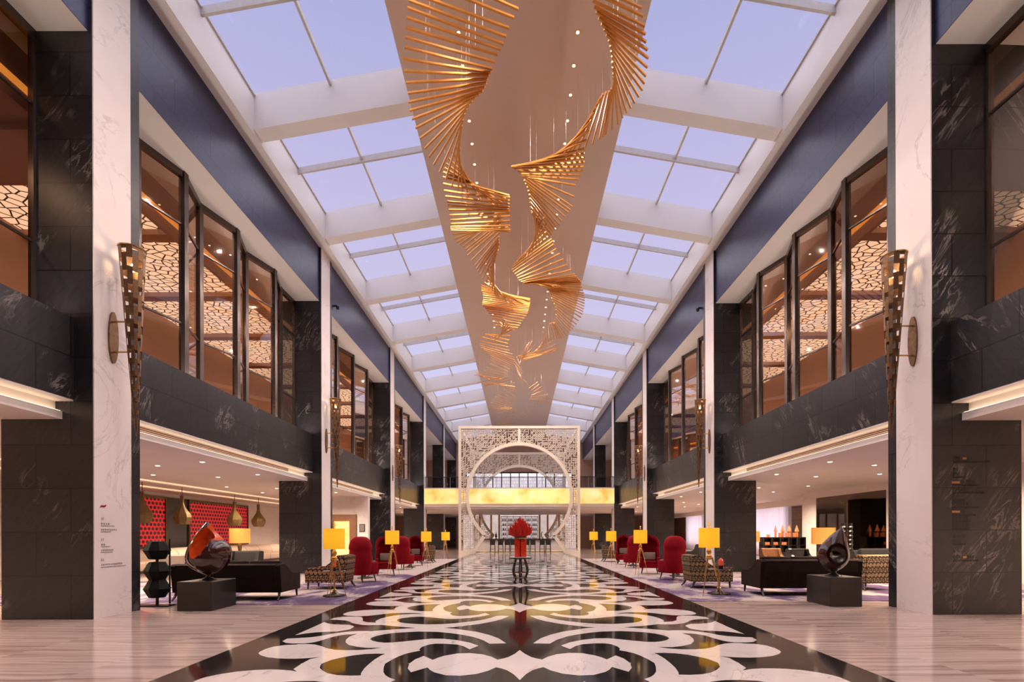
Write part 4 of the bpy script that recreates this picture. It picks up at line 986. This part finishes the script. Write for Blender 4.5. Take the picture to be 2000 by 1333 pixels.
for i in range(60):
    a = random.random() * 6.28; q = random.uniform(0.05, 0.28); z = random.uniform(0.45, 1.35); c = Vector((q * cos(a), q * sin(a), z)); d = Vector((cos(a), sin(a), 0.5)) * 0.11; n_ = Vector((-sin(a), cos(a), 0)) * 0.035
    lf.add([c, c + d * 0.5 + n_, c + d, c + d * 0.5 - n_], [(0, 1, 2, 3)])
for i in range(5): lf.tube((0, 0, 0.25), (0.1 * cos(i * 1.3), 0.1 * sin(i * 1.3), 1.2), 0.008, None, 4)
lf.build('foliage', 'leaf', t)['kind'] = 'stuff'

# right lounge: sideboard with towers, curtains, tall vases
sb = thing('sideboard', 'black open shelf sideboard carrying terracotta towers', 'sideboard', (12.4, 22.6, 0.013))
MB().box(-1.0, 1.0, 0, 0.4, 1.28, 1.33).build('top', 'black', sb); MB().box(-1.0, 1.0, 0.02, 0.38, 0.0, 0.62).build('plinth', 'black', sb)
for i in range(6): MB().box(-1.0 + i * 0.39, -0.95 + i * 0.39, 0, 0.4, 0.62, 1.28).build('divider', 'black', sb)
MB().box(-1.0, 1.0, 0, 0.4, 0.93, 0.955).build('shelf', 'black', sb)
MB().box(-0.95, 0.95, 0.38, 0.4, 0.62, 1.28).build('back_panel', 'cushion', sb)
tl = ['leftmost', 'second from left', 'third from left', 'rightmost']
for i, (x, hc, w) in enumerate(((-0.32, 0.30, 0.07), (0.02, 0.32, 0.10), (0.32, 0.34, 0.11), (0.68, 0.33, 0.10))):
    t = thing('ceramic_tower', '%s terracotta cone topped tower on the black sideboard' % tl[i], 'ornament', (12.4 + x, 22.8, 1.344))
    MB().lathe([(w * 0.6, 0), (w * 0.6, 0.24), (w * 0.7, 0.26), (0.0, 0.26)], n=14, caps=False).build('shaft', 'terracotta', t); MB().lathe([(w, 0.26), (0.0, 0.26 + hc)], n=14).build('roof', 'terracotta', t)
for i, x in enumerate((-0.72, -0.16, 0.17, 0.5)):
    o = MB().lathe([(0.0, 0), (0.07, 0), (0.075, 0.2 if i else 0.12), (0.06, 0.2 if i else 0.12), (0.055, 0.05), (0, 0.05)], n=14, caps=False).build('ceramic_cup', 'terracotta'); o.location = (12.4 + x, 22.7, 1.344)
    tag(o, '%s short terracotta beaker on the black sideboard' % tl[i], 'ornament')
for i in range(3):
    o = MB().rbox(-0.12, 0.12, -0.1, 0.1, 0, 0.14, 0.01).build('ceramic_box', 'terracotta'); o.location = (11.65 + i * 0.39, 22.8, 0.969)
    tag(o, 'terracotta box in the %s upper cubby of the black sideboard' % ('first', 'second', 'third')[i], 'ornament')
for i, x in enumerate((11.12, 11.36)):
    t = thing('tall_vase', 'tall black ribbed floor vase, %s of the pair behind the right sculpture' % ('left' if i == 0 else 'right'), 'vase', (x, 16.6, 0.013))
    g = MB()
    for k in range(12): g.lathe([(0.07, 0.0), (0.085, 0.05), (0.07, 0.1)], (0, 0, k * 0.15), 10, False)
    g.lathe([(0.065, 0), (0.065, 1.84)], n=10); g.build('body', 'black', t); MB().lathe([(0.09, 0), (0.09, 0.02)], n=10).build('foot', 'black', t)
for i, (y0, y1) in enumerate(((30.5, 36.9), (44.3, 48.5))):
    g = MB(); n = int((y1 - y0) * 14)
    g.grid(lambda u, v: (16.75 + 0.05 * sin(u * n * 1.9) + 0.02 * sin(u * n * 0.7), y0 - 0.7 + (y1 - y0 + 0.9) * u, 0.03 + 3.15 * v), n * 3, 1)
    tag(g.build('curtain', 'curtain', None, True), 'sheer white curtain over the window of the right lounge, %s' % ('behind the sideboard' if i == 0 else 'far end'), 'curtain')
    w = st(box(17.1, 17.16, y0, y1, 0.5, 0.56).build('window_%d' % (41 + i), 'bronze')); MB().box(17.12, 17.13, y0, y1, 0.5, 3.15).build('pane', 'win_lit', w)

# directories: rows of lettering on the pillars
def text_mesh(body, size, mat, M4, name, parent):
    cu = bpy.data.curves.new('t', 'FONT'); cu.body = body; cu.size = size; cu.extrude = 0.001
    o = bpy.data.objects.new('t', cu); COL.objects.link(o)
    me = bpy.data.meshes.new_from_object(o.evaluated_get(bpy.context.evaluated_depsgraph_get())); bpy.data.objects.remove(o)
    me.transform(M4); me.materials.clear(); me.materials.append(M[mat]); q = bpy.data.objects.new(name, me); COL.objects.link(q); q.parent = parent
def marks(g, P, w, h, n, rnd):
    """a row of small illegible character-like strokes"""
    cw = w / n
    for i in range(n):
        x = i * cw; k = rnd.randrange(4)
        g.append((P[0] + x + cw * 0.08, P[1] + h * 0.40, cw * 0.8, h * 0.2)); g.append((P[0] + x + cw * 0.38, P[1], cw * 0.24, h))
        if k != 0: g.append((P[0] + x + cw * 0.1, P[1] + h * 0.80, cw * 0.7, h * 0.2))
        if k > 1: g.append((P[0] + x + cw * 0.1, P[1], cw * 0.7, h * 0.2))
rnd = random.Random(5)
t = thing('wall_directory', 'grey floor directory lettering with red emblem on the nearest left white pilaster', 'sign', (-7.597, 8.75, 0.9))
Ml = Matrix(((0, 0, 1, 0), (1, 0, 0, 0), (0, 1, 0, 0), (0, 0, 0, 1)))
em = MB().prism([(0.0, 1.10), (0.03, 1.15), (0.10, 1.15), (0.14, 1.17), (0.125, 1.13), (0.09, 1.115), (0.03, 1.12)], 'x', 0, 0.004); em.build('emblem', 'ink_red', t)
for s_, z in (('2F', 0.88), ('1F', 0.50), ('B1', 0.13)): text_mesh(s_, 0.075, 'ink', Matrix.Translation((0.001, 0.02, z)) @ Ml, 'lettering', t)
rows = [(0.80, 0.2, 0.028, 4), (0.765, 0.3, 0.02, 14), (0.69, 0.36, 0.03, 9), (0.655, 0.22, 0.02, 11), (0.42, 0.1, 0.028, 2), (0.385, 0.2, 0.02, 9), (0.315, 0.28, 0.03, 8), (0.28, 0.26, 0.02, 13), (0.05, 0.48, 0.032, 12), (0.01, 0.56, 0.02, 28)]
for z, w, h, n in rows:
    g = []; marks(g, (0.02, z), w, h, n, rnd); m_ = MB()
    for y, z_, w_, h_ in g: m_.box(0, 0.002, y, y + w_, z_, z_ + h_)
    m_.build('small_lettering', 'ink', t)
t = thing('wall_directory', 'dark and gold directory lettering on the front of the nearest right dark pillar', 'sign', (7.98, 8.897, 1.2))
rows = [(1.66, .42, .05, 8), (1.60, .7, .035, 20), (1.46, .06, .05, 1), (1.37, .1, .05, 2), (1.32, .24, .035, 8), (1.22, .4, .055, 7), (1.17, .5, .035, 18), (1.09, .3, .055, 6), (1.03, .64, .035, 20), (.95, .1, .05, 2), (.89, .22, .04, 8), (.82, .3, .055, 6), (.76, .5, .035, 16), (.68, .24, .055, 5), (.62, .44, .035, 14), (.55, .3, .055, 6), (.5, .34, .035, 11), (.42, .34, .055, 6), (.36, .33, .035, 10), (.22, .26, .05, 3), (.13, .16, .05, 3), (.08, .24, .035, 8), (-.06, .06, .05, 1), (-.16, .4, .05, 8), (-.22, .48, .035, 16)]
g, gg = [], []
for i, (z, w, h, n) in enumerate(rows):
    marks(g, (0.0, z), w, h, n, rnd)
    if i in (5, 13): gg.append((-0.02, z, 0.15, h * 0.7))
    if i in (0, 23): gg.append((0.18, z, 0.07, h * 0.8))
    m_ = MB()
    for x, z_, w_, h_ in g: m_.box(x, x + w_, -0.001, 0.003, z_, z_ + h_)
    m_.build('lettering', 'ink_black', t); g = []
for x, z, w, h in gg: box(x, x + w, -0.003, 0.003, z, z + h).build('gold_lettering', 'ink_gold', t)
# small cameras high on the band
for s in (-1, 1):
    t = thing('security_camera', 'small dark security camera high on the %s dark marble band by the second pilaster' % ('left' if s < 0 else 'right'), 'camera', (s * 7.68, P0 + PER + DZ[s] + 1.5, 11.0))
    MB().box(-s * 0.0, -s * 0.12, -0.03, 0.03, 0.0, 0.06).build('bracket', 'charcoal', t); MB().lathe([(0.0, -0.12), (0.06, -0.1), (0.07, 0.0), (0.0, 0.02)], (-s * 0.14, 0, 0.0), 12, False).build('dome', 'charcoal', t, True)
